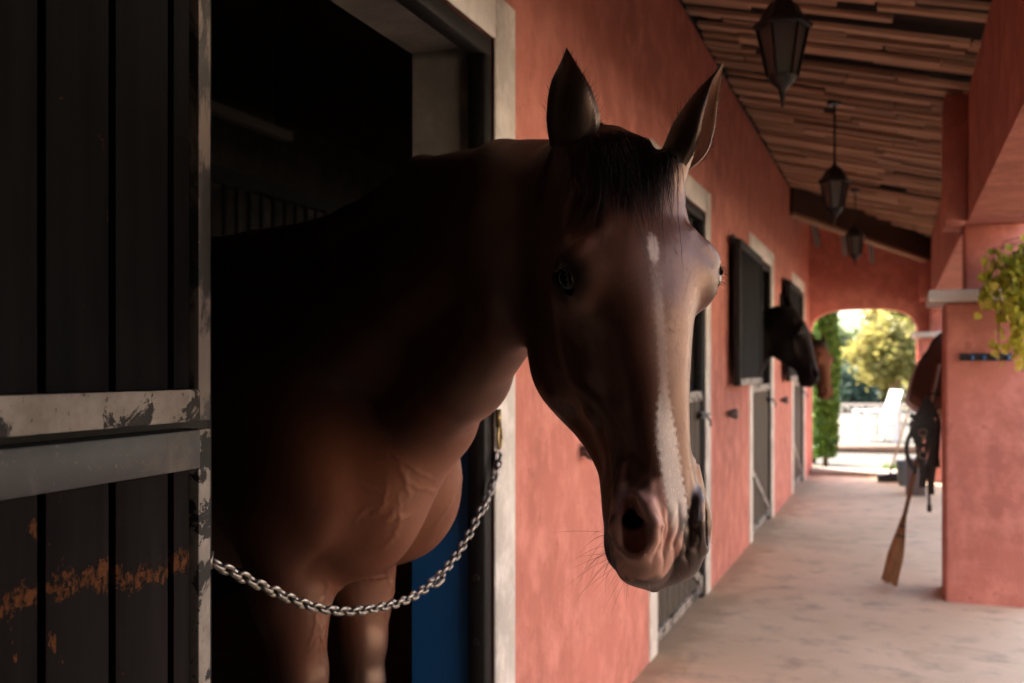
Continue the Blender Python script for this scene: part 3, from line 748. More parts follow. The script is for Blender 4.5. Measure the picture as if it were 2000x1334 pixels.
    # wall buffers
for k in range(3):
    s_ = 3.234 + 3.10 * k
    mb = MB(); prof = [(.016, 0), (.018, .014), (.028, .026), (.034, .058), (.031, .066), (.0, .067)]
    b = len(mb.v); mb.lathe(prof, (0, 0, 0), 14); mb.v = [(z, y, x) for x, y, z in mb.v]
    o = mb.build('door_buffer', M_rubber, None, True); o.location = (WX + .001, s_, .99)
    tag(o, ['grey rubber door buffer on the wall beside the bay horse jaw', 'grey rubber door buffer on the wall past the bay horse muzzle', 'grey rubber door buffer on the wall beyond the black horse'][k], 'door buffer', 'door buffers')

# ------------------------------------------------------------------ chain across the near doorway
ch = empty('stall_chain', (WX + .012, 1.27, .97), 0, 'sagging steel link chain hung across the doorway in front of the bay horse', 'chain')
CP = [(1.272,.965),(1.398,.903),(1.553,.834),(1.64,.808),(1.738,.790),(1.961,.777),(2.147,.818),(2.299,.894),(2.420,.985),(2.455,1.045)]
cy = np.array([p[0] for p in CP]); cz = np.array([p[1] for p in CP]); seg = np.concatenate([[0], np.cumsum(np.hypot(np.diff(cy), np.diff(cz)))])
sd = np.linspace(0, seg[-1], 400); pyz = crom(seg, np.stack([cy, cz], 1), sd)
def link_mesh(L, W, r):
    mb = MB(); pts = []; h = L/2 - W/2; R = W/2 - r
    for i in range(20):
        a = 2 * math.pi * i / 20; c, s_ = math.cos(a), math.sin(a); pts.append(Vector((R * s_, math.copysign(h, c) * (1 if abs(c) > .05 else 0) + R * c, 0)))
    n = len(pts); m = 7
    for i in range(n):
        d = (pts[(i+1) % n] - pts[i-1]).normalized(); x = Vector((0, 0, 1)); y = d.cross(x)
        mb.v += [tuple(pts[i] + (x * math.cos(2*math.pi*k/m) + y * math.sin(2*math.pi*k/m)) * r) for k in range(m)]
    for i in range(n):
        for k in range(m): mb.f.append((i*m+k, i*m+(k+1)%m, ((i+1)%n)*m+(k+1)%m, ((i+1)%n)*m+k)); mb.mi.append(0)
    me = bpy.data.meshes.new('link'); me.from_pydata(mb.v, [], mb.f); me.shade_smooth(); me.materials.append(M_chain); return me
lm = link_mesh(.0330, .0225, .0042); PIT = .0228
cum = np.linspace(0, seg[-1], int(seg[-1] / PIT) + 1)
def add_links(pos, root, me, twist=0.0):
    for i in range(len(pos) - 1):
        a, b = Vector(pos[i]), Vector(pos[i+1]); d = (b - a).normalized(); o = bpy.data.objects.new('link', me); link(o, root)
        x = d.cross(Vector((1, 0, 0))).normalized(); M = Matrix((x, d, x.cross(d))).transposed()
        q = M @ Matrix.Rotation((math.pi/4 if i % 2 else -math.pi/4) + twist + .12 * math.sin(i * 1.7), 3, 'Y')
        o.matrix_local = Matrix.Translation((a + b) / 2 - Vector(root.location)) @ q.to_4x4()
cpos = [(WX + .012 + .012 * math.sin(math.pi * c / seg[-1]), *pyz[min(399, int(c / seg[-1] * 399))]) for c in cum]
add_links(cpos, ch, lm)
lm2 = link_mesh(.024, .017, .0030)
add_links([(WX + .022, 2.452 - .016 * i * .75 - .0004 * i * i, 1.040 - .0165 * i) for i in range(9)], ch, lm2, .3)
mb = MB(); a = Vector((0, 2.462 - 1.27, 1.085 - .97)); pts = [a + Vector((0, .013 * math.cos(t), .030 * math.sin(t))) for t in np.linspace(0, 2 * math.pi, 17)]
mb.tube(pts, .0042, 8); mb.tube([a + Vector((0, -.006, .028)), a + Vector((0, -.008, .075))], .0075, 10); mb.build('snap_hook', M_brass, ch, True)
mb = MB(); mb.tube([(-.002, .0, .012), (.004, -.012, .0), (-.002, -.004, -.012)], .004, 8); mb.build('eye_bolt', M_chain, ch, True)
ql = cpos[int(len(cpos) * .62)]; o = bpy.data.objects.new('quick_link', link_mesh(.045, .028, .0050)); link(o, ch); o.location = Vector(ql) - Vector(ch.location) + Vector((.006, 0, 0)); o.rotation_euler = (.45, .5, 0)

# ------------------------------------------------------------------ lanterns
M_glass = mat('frosted_pane', (.20, .19, .18), .35, 0, .5); M_glass.node_tree.nodes['Principled BSDF'].inputs['Transmission Weight'].default_value = .55
def lantern(loc, label):
    zc = ZR(loc[0]) - loc[2]
    d = empty('lantern', loc, R_(12), label, 'lantern', 'iron lanterns hanging along the gallery')
    MB().lathe([(.001, 0), (.006, .004), (.004, .012), (.012, .05), (.014, .062), (.040, .085), (.050, .100), (.052, .106), (.0, .107)], (0, 0, 0), 12).build('finial', M_black, d, 'auto')
    for k in range(6):
        a, b = math.pi/3*k, math.pi/3*(k+1)
        p = lambda t, r, z: (r*math.cos(t), r*math.sin(t), z)
        MB().tube([p(a, .050, .104), p(a, .086, .272)], .0055, 6).build('bar', M_black, d)
        q = [p(a, .046, .112), p(b, .046, .112), p(b, .081, .268), p(a, .081, .268)]
        nrm = Vector(p((a+b)/2, .003, 0)); mb = MB(); mb.add([Vector(v) for v in q] + [Vector(v) - nrm for v in q], [(0,1,2,3),(7,6,5,4),(0,4,5,1),(1,5,6,2),(2,6,7,3),(3,7,4,0)]); mb.build('pane', M_glass, d)
    MB().lathe([(.092, .266), (.100, .272), (.100, .282), (.078, .300), (.060, .330), (.050, .348), (.034, .362), (.020, .372), (.010, .384), (.010, .392), (.0, .393)], (0, 0, 0), 6, 0).build('cap', M_black, d, 'auto')
    MB().tube([(0, 0, .39), (0, 0, zc - .015)], .0065, 8).build('rod', M_black, d)
    MB().lathe([(.045, zc - .03), (.048, zc - .018), (.048, zc - .002), (.0, zc)], (0, 0, 0), 12).build('ceiling_plate', M_black, d, 'auto')
    MB().lathe([(.0, .17), (.012, .175), (.016, .20), (.012, .225), (.0, .24)], (0, 0, 0), 8).build('bulb', M_glass, d, 'auto')
    return d
for (y_, z_), lb in zip(((3.50, 2.160), (6.54, 2.170), (9.80, 2.235)), ('nearest iron lantern, cut by the top of the picture', 'middle iron lantern on a long rod over the far stalls', 'farthest small iron lantern in front of the end wall')):
    lantern((-.365, y_, z_), lb)

# a little straw blown along the foot of the wall
P = np.stack([WX + .03 + np.abs(rng.normal(0, .16, 420)), rng.uniform(2.6, 12.3, 420), np.full(420, .006) + rng.uniform(0, .006, 420)], 1)
V = []; F = []
for p in P:
    a_ = rng.uniform(0, 6.28); L_ = rng.uniform(.012, .045); d_ = np.array((math.cos(a_), math.sin(a_), rng.normal(0, .06))) * L_; w_ = np.array((-math.sin(a_), math.cos(a_), 0)) * .0014; b0 = len(V)
    V += [p - d_ - w_, p + d_ - w_, p + d_ + w_, p - d_ + w_]; F.append((b0, b0+1, b0+2, b0+3))
sw = mesh_obj('straw', V, F, mat('straw', (.42, .30, .13), .8)); tag(sw, 'loose straw blown along the foot of the stable wall', 'straw', None, 'stuff')
def unit(v): v = np.array(v, float); return v / np.linalg.norm(v)
def view_pt(x, y, depth):
    """world point seen at photo pixel (x, y) of 2000x1334 at that depth along the lens axis (used to read sizes off the photo)"""
    X = (x - 1000) / 1944 * depth; Zz = (723 - y) / 1944 * depth
    return np.array((X * math.cos(YAW) - depth * math.sin(YAW), X * math.sin(YAW) + depth * math.cos(YAW), CAM_H + Zz))
def head_axes(az, pitch, roll):
    """az: where the face looks, from -Y towards +X; pitch: nose poked out; roll: lips swung to the horse's left"""
    Vf = np.array((math.sin(az), -math.cos(az), 0)); Wf = np.array((math.cos(az), math.sin(az), 0)); Zf = np.array((0, 0, 1.))
    Uh = unit(-Zf * math.cos(pitch) * math.cos(roll) + Vf * math.sin(pitch) + Wf * math.sin(roll))
    Wh = unit(Wf - Uh * (Wf @ Uh)); return Wh, Uh, np.cross(Uh, Wh)
Wh, Uh, Vh = head_axes(R_(40.0), R_(10.5), R_(1.6))
HK = 1.04
org = np.array((0, 0, CAM_H)) + HK * (np.array((-.3665, 1.3906, 1.6020)) - np.array((0, 0, CAM_H)))
hd = lambda w, u, v: org + HK * ((np.array((w, u, v)) * np.array((1.055, .965, 1.0))) @ np.array([Wh, Uh, Vh]))
BREAST = (-.93, 2.00, 0); TAIL = (-1.0, 0.0, 0)
crest = ([hd(0,.04,-.06), hd(0,.01,-.14), (-.66,1.66,1.625), (-.91,1.85,1.655), (-1.14,1.97,1.58), (-1.40,2.0,1.52)], [.05,.045,.042,.046,.052,.06])
core = ([hd(0,.10,-.12), (-.60,1.60,1.50), (-.79,1.77,1.46), (-1.0,1.91,1.38), (-1.30,2.0,1.25)], [.075,.090,.115,.15,.20])
under = ([hd(0,.15,-.14), (-.60,1.60,1.375), (-.79,1.79,1.255), (-.95,1.94,1.16), (-1.10,2.0,1.05)], [.050,.058,.078,.10,.13])
EARS = [(view_pt(1114,285,1.520), view_pt(1114,93,1.49), (.74,.67,0), 1.52), (view_pt(1316,318,1.465), view_pt(1420,126,1.455), (.97,-.02,0), 1.22)]
extra = [([B + (B - T) * .35, B + (T - B) * .10], [.034, .022]) for B, T, O, k in EARS]
main = Horse(org, Wh, Uh, Vh, HK, BREAST, TAIL, crest, core, under, extra)
def ear_mesh(B, T, O, size, bend=.012, roll=0.0):
    """a rolled leaf: B base, T tip, O direction the opening looks to; returns verts, faces and a 0/1 inner mark"""
    B, T = np.array(B, float), np.array(T, float); ax = unit(T - B); O = np.array(O, float); O = unit(O - ax * (O @ ax)); S = np.cross(ax, O)
    tt = np.linspace(0, 1, 22); na = 15
    hw = np.interp(tt, [0,.12,.3,.45,.6,.75,.88,.96,1], np.array([.020,.025,.0305,.0320,.0295,.0225,.0125,.0050,.0006]) * size)
    hw = np.convolve(np.pad(hw, 1, 'edge'), [.25,.5,.25], 'valid'); hw[-1] = .0006
    al = np.interp(tt, [0,.15,.4,.7,1], [2.75,2.35,1.85,1.5,1.2])
    dp = np.interp(tt, [0,.3,.7,1], [1.0,1.0,.85,.5])
    Vv, Ff, mk = [], [], []
    L = np.linalg.norm(T - B)
    for layer in (0, 1):
        th = .0028 * layer
        for i, t in enumerate(tt):
            c = B + ax * L * t + O * bend * math.sin(math.pi * t) * 1.0 + O * (-bend * .5) * t * t
            for j in range(na):
                a = -al[i] + 2 * al[i] * j / (na - 1); r = max(hw[i] - th * (1 - .9 * t), .0003)
                edge = 1 + .06 * math.sin(a * 3 + t * 9) * .3
                Vv.append(c + (-O * math.cos(a) * dp[i] + S * math.sin(a)) * r * edge); mk.append(layer)
    n = 22 * na
    for i in range(21):
        for j in range(na - 1):
            a = i*na + j
            Ff.append((a, a+1, a+na+1, a+na)); Ff.append((n+a, n+a+na, n+a+na+1, n+a+1))
        for j in (0, na-1):
            a = i*na + j; q = (a, a+na, n+a+na, n+a); Ff.append(q if j == 0 else q[::-1])
    return np.array(Vv), Ff, np.array(mk)

# ---- coat
def mat_coat(name, rough=.40, grain=1.0):
    m = mat(name, (.05, .03, .02), rough, 0, .55); n = NT(m)
    at = n.n('ShaderNodeAttribute'); at.attribute_name = 'coat'
    hair = n.noise(1.0, 3, .6, n.map((900, 900, 210)))
    big = n.noise(9, 3, .6)
    c = n.mix(at.outputs['Color'], (.0, .0, .0), n.math('MULTIPLY', n.ramp(hair, [(.35, 1), (.62, 0)]), .16 * grain))
    c = n.mix(c, (1.35, 1.22, 1.15), n.math('MULTIPLY', n.ramp(big, [(.35, 0), (.75, 1)]), .5), 'MULTIPLY')
    n.color(c)
    n.rough(n.ramp(hair, [(.3, rough + .16), (.7, rough - .08)]))
    n.bump(n.math('ADD', n.math('MULTIPLY', hair, .45), n.math('ADD', n.math('MULTIPLY', n.noise(42, 4, .6), .9), n.math('MULTIPLY', n.noise(150, 3, .6), .35))), .13 * grain, .0020)
    gl = n.n('ShaderNodeBsdfGlossy'); gl.inputs['Color'].default_value = (1.0, .66, .50, 1); gl.inputs['Roughness'].default_value = rough
    mx = n.n('ShaderNodeMixShader'); mx.inputs[0].default_value = .052 * grain; n.L.new(n.p.outputs[0], mx.inputs[1]); n.L.new(gl.outputs[0], mx.inputs[2])
    n.L.new(mx.outputs[0], m.node_tree.nodes['Material Output'].inputs['Surface']); bn_ = [x for x in m.node_tree.nodes if x.bl_idname == 'ShaderNodeBump'][0]; n.L.new(bn_.outputs[0], gl.inputs['Normal'])
    n.p.inputs['Sheen Weight'].default_value = .03; n.p.inputs['Sheen Roughness'].default_value = .40
    n.p.inputs['Sheen Tint'].default_value = (.9, .6, .45, 1); n.p.inputs['Specular Tint'].default_value = (1.0, .74, .62, 1)
    return m
def sstep(x, a, b): t = np.clip((x - a) / (b - a), 0, 1); return t * t * (3 - 2 * t)
def paint(col, c, k): return col * (1 - k[:, None]) + np.array(c) * k[:, None]
def wob(p, f, s=0.0): return np.sin(p[:,0]*f*1.3 + s) * np.sin(p[:,1]*f + 2*s) + .5 * np.sin(p[:,2]*f*2.1 + p[:,1]*f*1.7 + s)
def coat_colour(hs, V, body, head, leg, pink=True):
    h = hs.to_head(V); q = hs.to_body(V); w, u, v = h.T
    onh = (np.abs(w) < .2) & (u > -.1) & (u < .75) & (v > -.31) & (v < .14)
    col = np.tile(np.array(body), (len(V), 1)).astype(float)
    col = paint(col, np.array(body) * 3.0, sstep(-q[:, 0], -.36, -.12) * sstep(-np.abs(q[:, 2] - .86), -.36, -.16))  # breast painted lighter to carry the light that falls on it
    col = paint(col, leg, sstep(-q[:, 2], -.66, -.44) * (q[:, 0] > -.1))
    face = onh * sstep(v, -.16, -.02) * sstep(u, .02, .12)
    col = paint(col, head, face)
    if pink:
        e = np.sqrt(((np.stack([np.abs(w), u, v], 1) - EYE_C) ** 2).sum(1))
        col = paint(col, (.012, .008, .007), onh * sstep(-e, -.046, -.028) * .9)
        n1 = wob(h, 160); n2 = wob(h, 420, 1.)
        grey = onh * sstep(u + .004 * n1, .500, .555)
        col = paint(col, (.030, .023, .023), grey)
        pk = onh * sstep(u + .006 * n1 - .25 * np.maximum(-w - .02, 0), .500, .535) * sstep(-w + .0022 * n1 + .0012 * n2, -.010, -.006) * sstep(w + .004 * n1, -.078, -.066) * sstep(v + .006 * n1, -.050, -.030)
        pk *= 1 - sstep(u + .003 * n1 + np.maximum(w + .012, 0) * 2.0, .642, .650)
        col = paint(col, (.74, .41, .33), pk * .97)
        mid = .0035 + .010 * sstep(u, .42, .60)
        bl = onh * sstep(u, .365, .43) * (1 - sstep(u, .545, .61)) * sstep(-np.abs(w - mid + .010 + .0015 * n2) + .0115 * sstep(u, .35, .47), -.005, .001) * (v > -.01)
        col = paint(col, (.86, .77, .70), bl)
        ln = onh * sstep(u, .19, .24) * (1 - sstep(u, .40, .45)) * sstep(-np.abs(w + .005 + .0012 * n2), -.010, -.002) * (v > .0)
        col = paint(col, (.36, .27, .24), ln * .6)
        st = onh * sstep(-np.hypot((w + .003 + .05 * (u - .19)) / .0085, (u - .193) / .024) + .12 * n2, -1.15, -.6) * (v > 0)
        col = paint(col, (.60, .50, .46), st)
        nos = onh * sstep(-np.sqrt((np.abs(w) - .037) ** 2 + (u - .552) ** 2 + (v + .022) ** 2), -.034, -.022)
        col = paint(col, (.05, .022, .018), nos)
    return np.clip(col, .004, .9)
def set_coat(me, col):
    at = me.color_attributes.new('coat', 'FLOAT_COLOR', 'POINT')
    buf = np.ones((len(me.vertices), 4), np.float32); buf[:len(col), :3] = col; at.data.foreach_set('color', buf.ravel())
def horse_object(hs, name, V, F, col, ears, material, label, group):
    Vs = [V]; Fs = list(F); cs = [col]; n = len(V)
    for B, T, O, k, oc, ic in ears:
        ev, ef, mk = ear_mesh(B, T, O, k); Vs.append(ev); Fs += [tuple(i + n for i in f) for f in ef]; n += len(ev)
        cs.append(np.where(mk[:, None] > 0, np.array(ic), np.array(oc)))
    o = mesh_obj(name, np.concatenate(Vs), Fs, material, None, True)
    set_coat(o.data, np.concatenate(cs)); return tag(o, label, 'horse', group)
def bulge(hs, sg, material, parent):
    b = bmesh.new(); bmesh.ops.create_uvsphere(b, u_segments=32, v_segments=24, radius=EYE_R * .985)
    M = Matrix([list(hs.A[:, i]) for i in range(3)]) @ Matrix.Diagonal(Vector(hs.ks))
    b.transform(Matrix.Translation(Vector(hs.from_head(EYE_C * np.array((sg, 1, 1))))) @ M.to_4x4())
    bmesh.ops.recalc_face_normals(b, faces=b.faces)
    me = bpy.data.meshes.new('eye'); b.to_mesh(me); b.free(); me.shade_smooth(); me.materials.append(material)
    return link(bpy.data.objects.new('eye', me), parent)
def strands(name, paths, rads, material, parent):
    mb = MB()
    for pts, r in zip(paths, rads): mb.tube(pts, [r * k for k in np.interp(np.linspace(0, 1, len(pts)), [0, .15, .6, 1], [.7, 1, .8, .12])], 3, False)
    o = mb.build(name, material, parent, True); o['kind'] = 'stuff'; return o
M_coat = mat_coat('coat_bay', .40)
M_fur = mat('short_hair', (.1, .05, .04), .5, 0, .3); n = NT(M_fur); at_ = n.n('ShaderNodeAttribute'); at_.attribute_name = 'coat'; n.color(at_.outputs['Color']); n.p.inputs['Specular Tint'].default_value = (1, .78, .66, 1)
M_eye = mat('eye_wet', (.006, .004, .003), .05, 0, .45)
M_hair = mat('horse_hair_black', (.022, .012, .009), .45, 0, .35)
M_whisk_lit = mat('whisker', (.30, .22, .16), .5)
def near_eye(V, r):
    h = main.to_head(V); return np.sqrt((np.abs(h[:,0])-EYE_C[0])**2 + (h[:,1]-EYE_C[1])**2 + (h[:,2]-EYE_C[2])**2) < r
def refine_head(V):
    h = main.to_head(V); return (h[:,1] < .72) & (h[:,1] > -.08) & (np.abs(h[:,0]) < .16) & (h[:,2] > -.30) & (h[:,2] < .15)
def refine_fine(V):
    h = main.to_head(V); return near_eye(V, .045) | ((h[:,1] > .515) & (h[:,1] < .70) & (h[:,2] > -.12))
def refine_body(V):
    q = main.to_body(V); return refine_head(V) | ((q[:,0] < .42) & (q[:,2] > .5))
def refine_eye(V): return near_eye(V, .034)
VN = []; vr = np.random.default_rng(4)
for k in range(26):
    if k < 15: st = np.array((.04, vr.uniform(.06, .21), vr.uniform(.94, 1.16))); nst = vr.integers(4, 7); d0 = np.array((.0, vr.normal(0, .4), -1.0)); sp = .026; am = vr.uniform(.0009, .0021)
    elif k < 20: st = np.array((.22, vr.uniform(.11, .18), vr.uniform(.74, .84))); nst = 6; d0 = np.array((.0, vr.normal(-.2, .2), -1.0)); sp = .032; am = .003
    elif k < 23: st = np.array((.22, -vr.uniform(.09, .15), vr.uniform(.74, .84))); nst = 6; d0 = np.array((.0, vr.normal(.2, .2), -1.0)); sp = .032; am = .003
    else: st = np.array((.01, vr.uniform(-.12, .04), vr.uniform(1.0, 1.1))); nst = 5; d0 = np.array((.0, vr.normal(0, .4), -1.0)); sp = .028; am = .0022
    pts = [st]
    for _ in range(nst): d0 = unit(d0 + vr.normal(0, .45, 3) * np.array((0, 1, .6))); pts.append(pts[-1] + d0 * sp)
    VN.append((pts, am, vr.uniform(.0028, .0042)))
main.set_veins(VN)
def refine_chest(V):
    q = main.to_body(V); return refine_head(V) | ((q[:,0] < .36) & (q[:,2] > .55) & (q[:,2] < 1.2) & (q[:,1] > -.2))
mV, mF = main.mesh((-3.0, 1.1, -.02), (-.1, 2.5, 1.90), .0120, [refine_body, refine_chest, refine_fine, refine_eye])
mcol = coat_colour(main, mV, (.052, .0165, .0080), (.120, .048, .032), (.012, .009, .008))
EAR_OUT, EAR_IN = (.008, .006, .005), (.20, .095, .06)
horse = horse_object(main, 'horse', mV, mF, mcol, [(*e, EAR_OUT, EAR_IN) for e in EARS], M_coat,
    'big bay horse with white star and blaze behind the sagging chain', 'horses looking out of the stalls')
for sg in (1, -1): bulge(main, sg, M_eye, horse)
eh = []; er_ = []
for B, T, O, k in EARS:
    ev, ef, mk = ear_mesh(B, T, O, k); ax = unit(T - B); ev = ev.reshape(2, 22, 15, 3)
    for _ in range(330):
        i = rng.integers(2, 20); j = rng.choice((0, 1, 13, 14)) if rng.random() < .6 else rng.integers(0, 15); lay = 0 if rng.random() < .65 else 1
        p = ev[lay, i, j]; c = ev[0, i].mean(0); od = unit(p - c) * (1 if lay == 0 else -.8) + rng.normal(0, .3, 3); L = rng.uniform(.005, .011) if lay == 0 else rng.uniform(.008, .018)
        eh.append([p, p + (od * .6 + ax * .8) * L * .5, p + (od * .8 + ax * 1.2) * L]); er_.append(.00022)
strands('ear_hair', eh, er_, M_hair, horse)
# ---- short coat: tiny blades lying along the hair flow
fv_ = np.array([f[:4] for f in mF if len(f) >= 4]); A_, B_, C_, D_ = (mV[fv_[:, k]] for k in range(4))
ctr_ = (A_ + B_ + C_ + D_) / 4; nrm_ = np.cross(C_ - A_, D_ - B_); ar_ = np.linalg.norm(nrm_, axis=1); nrm_ /= np.maximum(ar_, 1e-12)[:, None]
hh_ = main.to_head(ctr_); qq_ = main.to_body(ctr_); toc = unit(np.array((0, 0, CAM_H)) - main.from_head((0, .3, 0)))
keep = (((nrm_ @ toc) > -.25) & (qq_[:, 0] < .5) & (qq_[:, 2] > .45) & ~((np.sqrt((np.abs(hh_[:,0])-EYE_C[0])**2 + (hh_[:,1]-EYE_C[1])**2 + (hh_[:,2]-EYE_C[2])**2) < .026)))
keep &= ~((hh_[:, 1] > .545) & (hh_[:, 2] > -.06) & (np.abs(hh_[:, 0]) < .075))
onf = (hh_[:, 1] > -.05) & (hh_[:, 1] < .7) & (np.abs(hh_[:, 0]) < .15) & (hh_[:, 2] > -.3)
wt = ar_ * keep * np.where(onf, 1.2, 1.0); NB = 30000; pick = rng.choice(len(ctr_), NB, p=wt / wt.sum())
r1, r2 = rng.random((2, NB, 1)); base_ = (A_[pick] * (1 - r1) + B_[pick] * r1) * (1 - r2) + (D_[pick] * (1 - r1) + C_[pick] * r1) * r2; nn_ = nrm_[pick]
flow = np.where(onf[pick][:, None], Uh[None] + .25 * np.sign(hh_[pick][:, :1]) * Wh[None], np.array((-.35, .0, -1.0))[None]) + rng.normal(0, .16, (NB, 3))
flow -= nn_ * (flow * nn_).sum(1)[:, None]; flow /= np.linalg.norm(flow, axis=1)[:, None]; sd2 = np.cross(flow, nn_)
Lb = rng.uniform(.005, .010, (NB, 1)); wb = rng.uniform(.00018, .00034, (NB, 1)); lift = rng.uniform(.04, .14, (NB, 1))
tipb = base_ + flow * Lb + nn_ * Lb * lift; midb = base_ + flow * Lb * .5 + nn_ * Lb * lift * .75
bv = np.stack([base_ - sd2 * wb - nn_ * .0004, base_ + sd2 * wb - nn_ * .0004, midb + sd2 * wb * .8, midb - sd2 * wb * .8, tipb], 1).reshape(-1, 3)
b5 = np.arange(NB)[:, None] * 5; bf = np.concatenate([b5 + np.array([[0, 1, 2, 3]])]).tolist() + (b5 + np.array([[3, 2, 4]])).tolist()
fur = mesh_obj('short_coat', bv, bf, M_coat, horse, True)
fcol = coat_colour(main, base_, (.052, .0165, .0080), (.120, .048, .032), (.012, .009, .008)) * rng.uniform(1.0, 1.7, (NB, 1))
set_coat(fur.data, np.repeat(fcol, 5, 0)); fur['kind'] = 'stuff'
# ---- hair: forelock, mane, lashes, whiskers
def surf_v(w, u, lo=-.08, hi=.16, n=26):
    """height of the face surface at (w, u), found on the body field"""
    lo = np.full(len(w), lo); hi = np.full(len(w), hi)
    for _ in range(n):
        m = .5 * (lo + hi); f = main.field(main.from_head(np.stack([w, u, m], 1))); lo = np.where(f < 0, m, lo); hi = np.where(f < 0, hi, m)
    return .5 * (lo + hi)
ns = 560; nk = 12
w0 = np.clip(rng.normal(-.012, .028, ns), -.07, .040); u0 = rng.uniform(-.012, .040, ns); ln = np.clip(rng.normal(.088, .036, ns), .02, .17); dr = rng.normal(0, .10, ns) + w0 * .4 - .06
long_ = rng.random(ns) < .04; ln[long_] += .06
tt = np.linspace(0, 1, nk)[None]
fw = w0[:, None] + dr[:, None] * ln[:, None] * tt + .004 * np.sin(tt * 5 + rng.uniform(0, 6, ns)[:, None]) + rng.normal(0, .012, ns)[:, None] * tt ** 2
fu = u0[:, None] + ln[:, None] * tt
fv = surf_v(fw.ravel(), fu.ravel()).reshape(ns, nk) + (.0015 + .010 * rng.random(ns)[:, None] * np.sin(np.pi * np.minimum(tt * 1.1, 1)) + .004 * long_[:, None] * tt)
fp = main.from_head(np.stack([fw, fu, fv], -1).reshape(-1, 3)).reshape(ns, nk, 3)
strands('forelock', fp, rng.uniform(.0003, .0008, ns), M_hair, horse)
ck = np.array([np.array(p, float) for p in crest[0]]); cr_ = np.array(crest[1])
ns = 520; t = rng.uniform(.5, 4.2, ns); i = t.astype(int); f = (t - i)[:, None]
base = ck[i] * (1 - f) + ck[i + 1] * f; rr = (cr_[i] * (1 - f[:, 0]) + cr_[i + 1] * f[:, 0])[:, None]
side = np.array((.55, .83, 0)); al = np.linspace(0, 1, 8)
mp = [b + np.array((0, 0, 1)) * r * .96 * math.cos(a0 * .9) + np.outer(np.sin(al * 1.9 + .05) * (r + .012), side) + np.outer((np.cos(al * 1.9) - 1) * r - .12 * L * al ** 2, (0, 0, 1)) + np.outer(al, jit)
      for b, r, L, a0, jit in zip(base, rr[:, 0], rng.uniform(.5, 1.5, ns), rng.uniform(-.5, .5, ns), rng.normal(0, .012, (ns, 3)))]
strands('mane', mp, rng.uniform(.0010, .0020, ns), M_hair, horse)
ns = 74
ww = np.concatenate([rng.uniform(-.058, .058, 44), rng.uniform(-.05, .02, 30)]); uu = np.concatenate([rng.uniform(.575, .640, 44), rng.uniform(.60, .645, 30)])
vv = np.concatenate([rng.uniform(-.10, -.01, 44), rng.uniform(-.115, -.06, 30)])
hp = np.stack([ww, uu, vv], 1); hp[:, 0] = np.sign(hp[:, 0]) * np.maximum(np.abs(hp[:, 0]), .012)
P0 = main.project(main.from_head(hp), .05, 6)
e = 1e-3; G = np.stack([main.field(P0 + e * np.eye(3)[k]) - main.field(P0 - e * np.eye(3)[k]) for k in range(3)], 1); G /= np.linalg.norm(G, axis=1)[:, None]
wl = rng.uniform(.018, .055, ns); dn = np.array((0, 0, -1.0)); jj = rng.normal(0, .35, (ns, 3)); al = np.linspace(0, 1, 6)
wp = [p + np.outer(al * L, g + .4 * j) + np.outer(al ** 2 * L * .5, dn + j) for p, L, g, j in zip(P0, wl, G, jj)]
lit = np.array([main.to_head(p[None])[0, 0] > -.042 for p in P0])
strands('whisker', [p for p, k in zip(wp, lit) if k], [.00022] * ns, M_whisk_lit, horse)  # lit side gets pale whiskers, shaded side dark ones: light put into colour
strands('whisker', [p for p, k in zip(wp, lit) if not k], [.00022] * ns, M_hair, horse)
lw = []
for sg in (1, -1):
    for k in range(16):
        x = -.016 + .032 * k / 15; p0 = eye_pt(x, _up * (.0115 - .0095 * (x / .018) ** 2), EYE_R + .003)
        d = EYE_N * .8 + EYE_B * _up * .15 + EYE_T * x * 12; L = .010 + .004 * math.sin(k * 2.3)
        lw.append([main.from_head((p0 + d * L * a - np.array((0, -.006, 0)) * a * a) * np.array((sg, 1, 1))) for a in (0, .35, .7, 1)])
strands('eyelash', lw, [.00035] * len(lw), M_hair, horse)
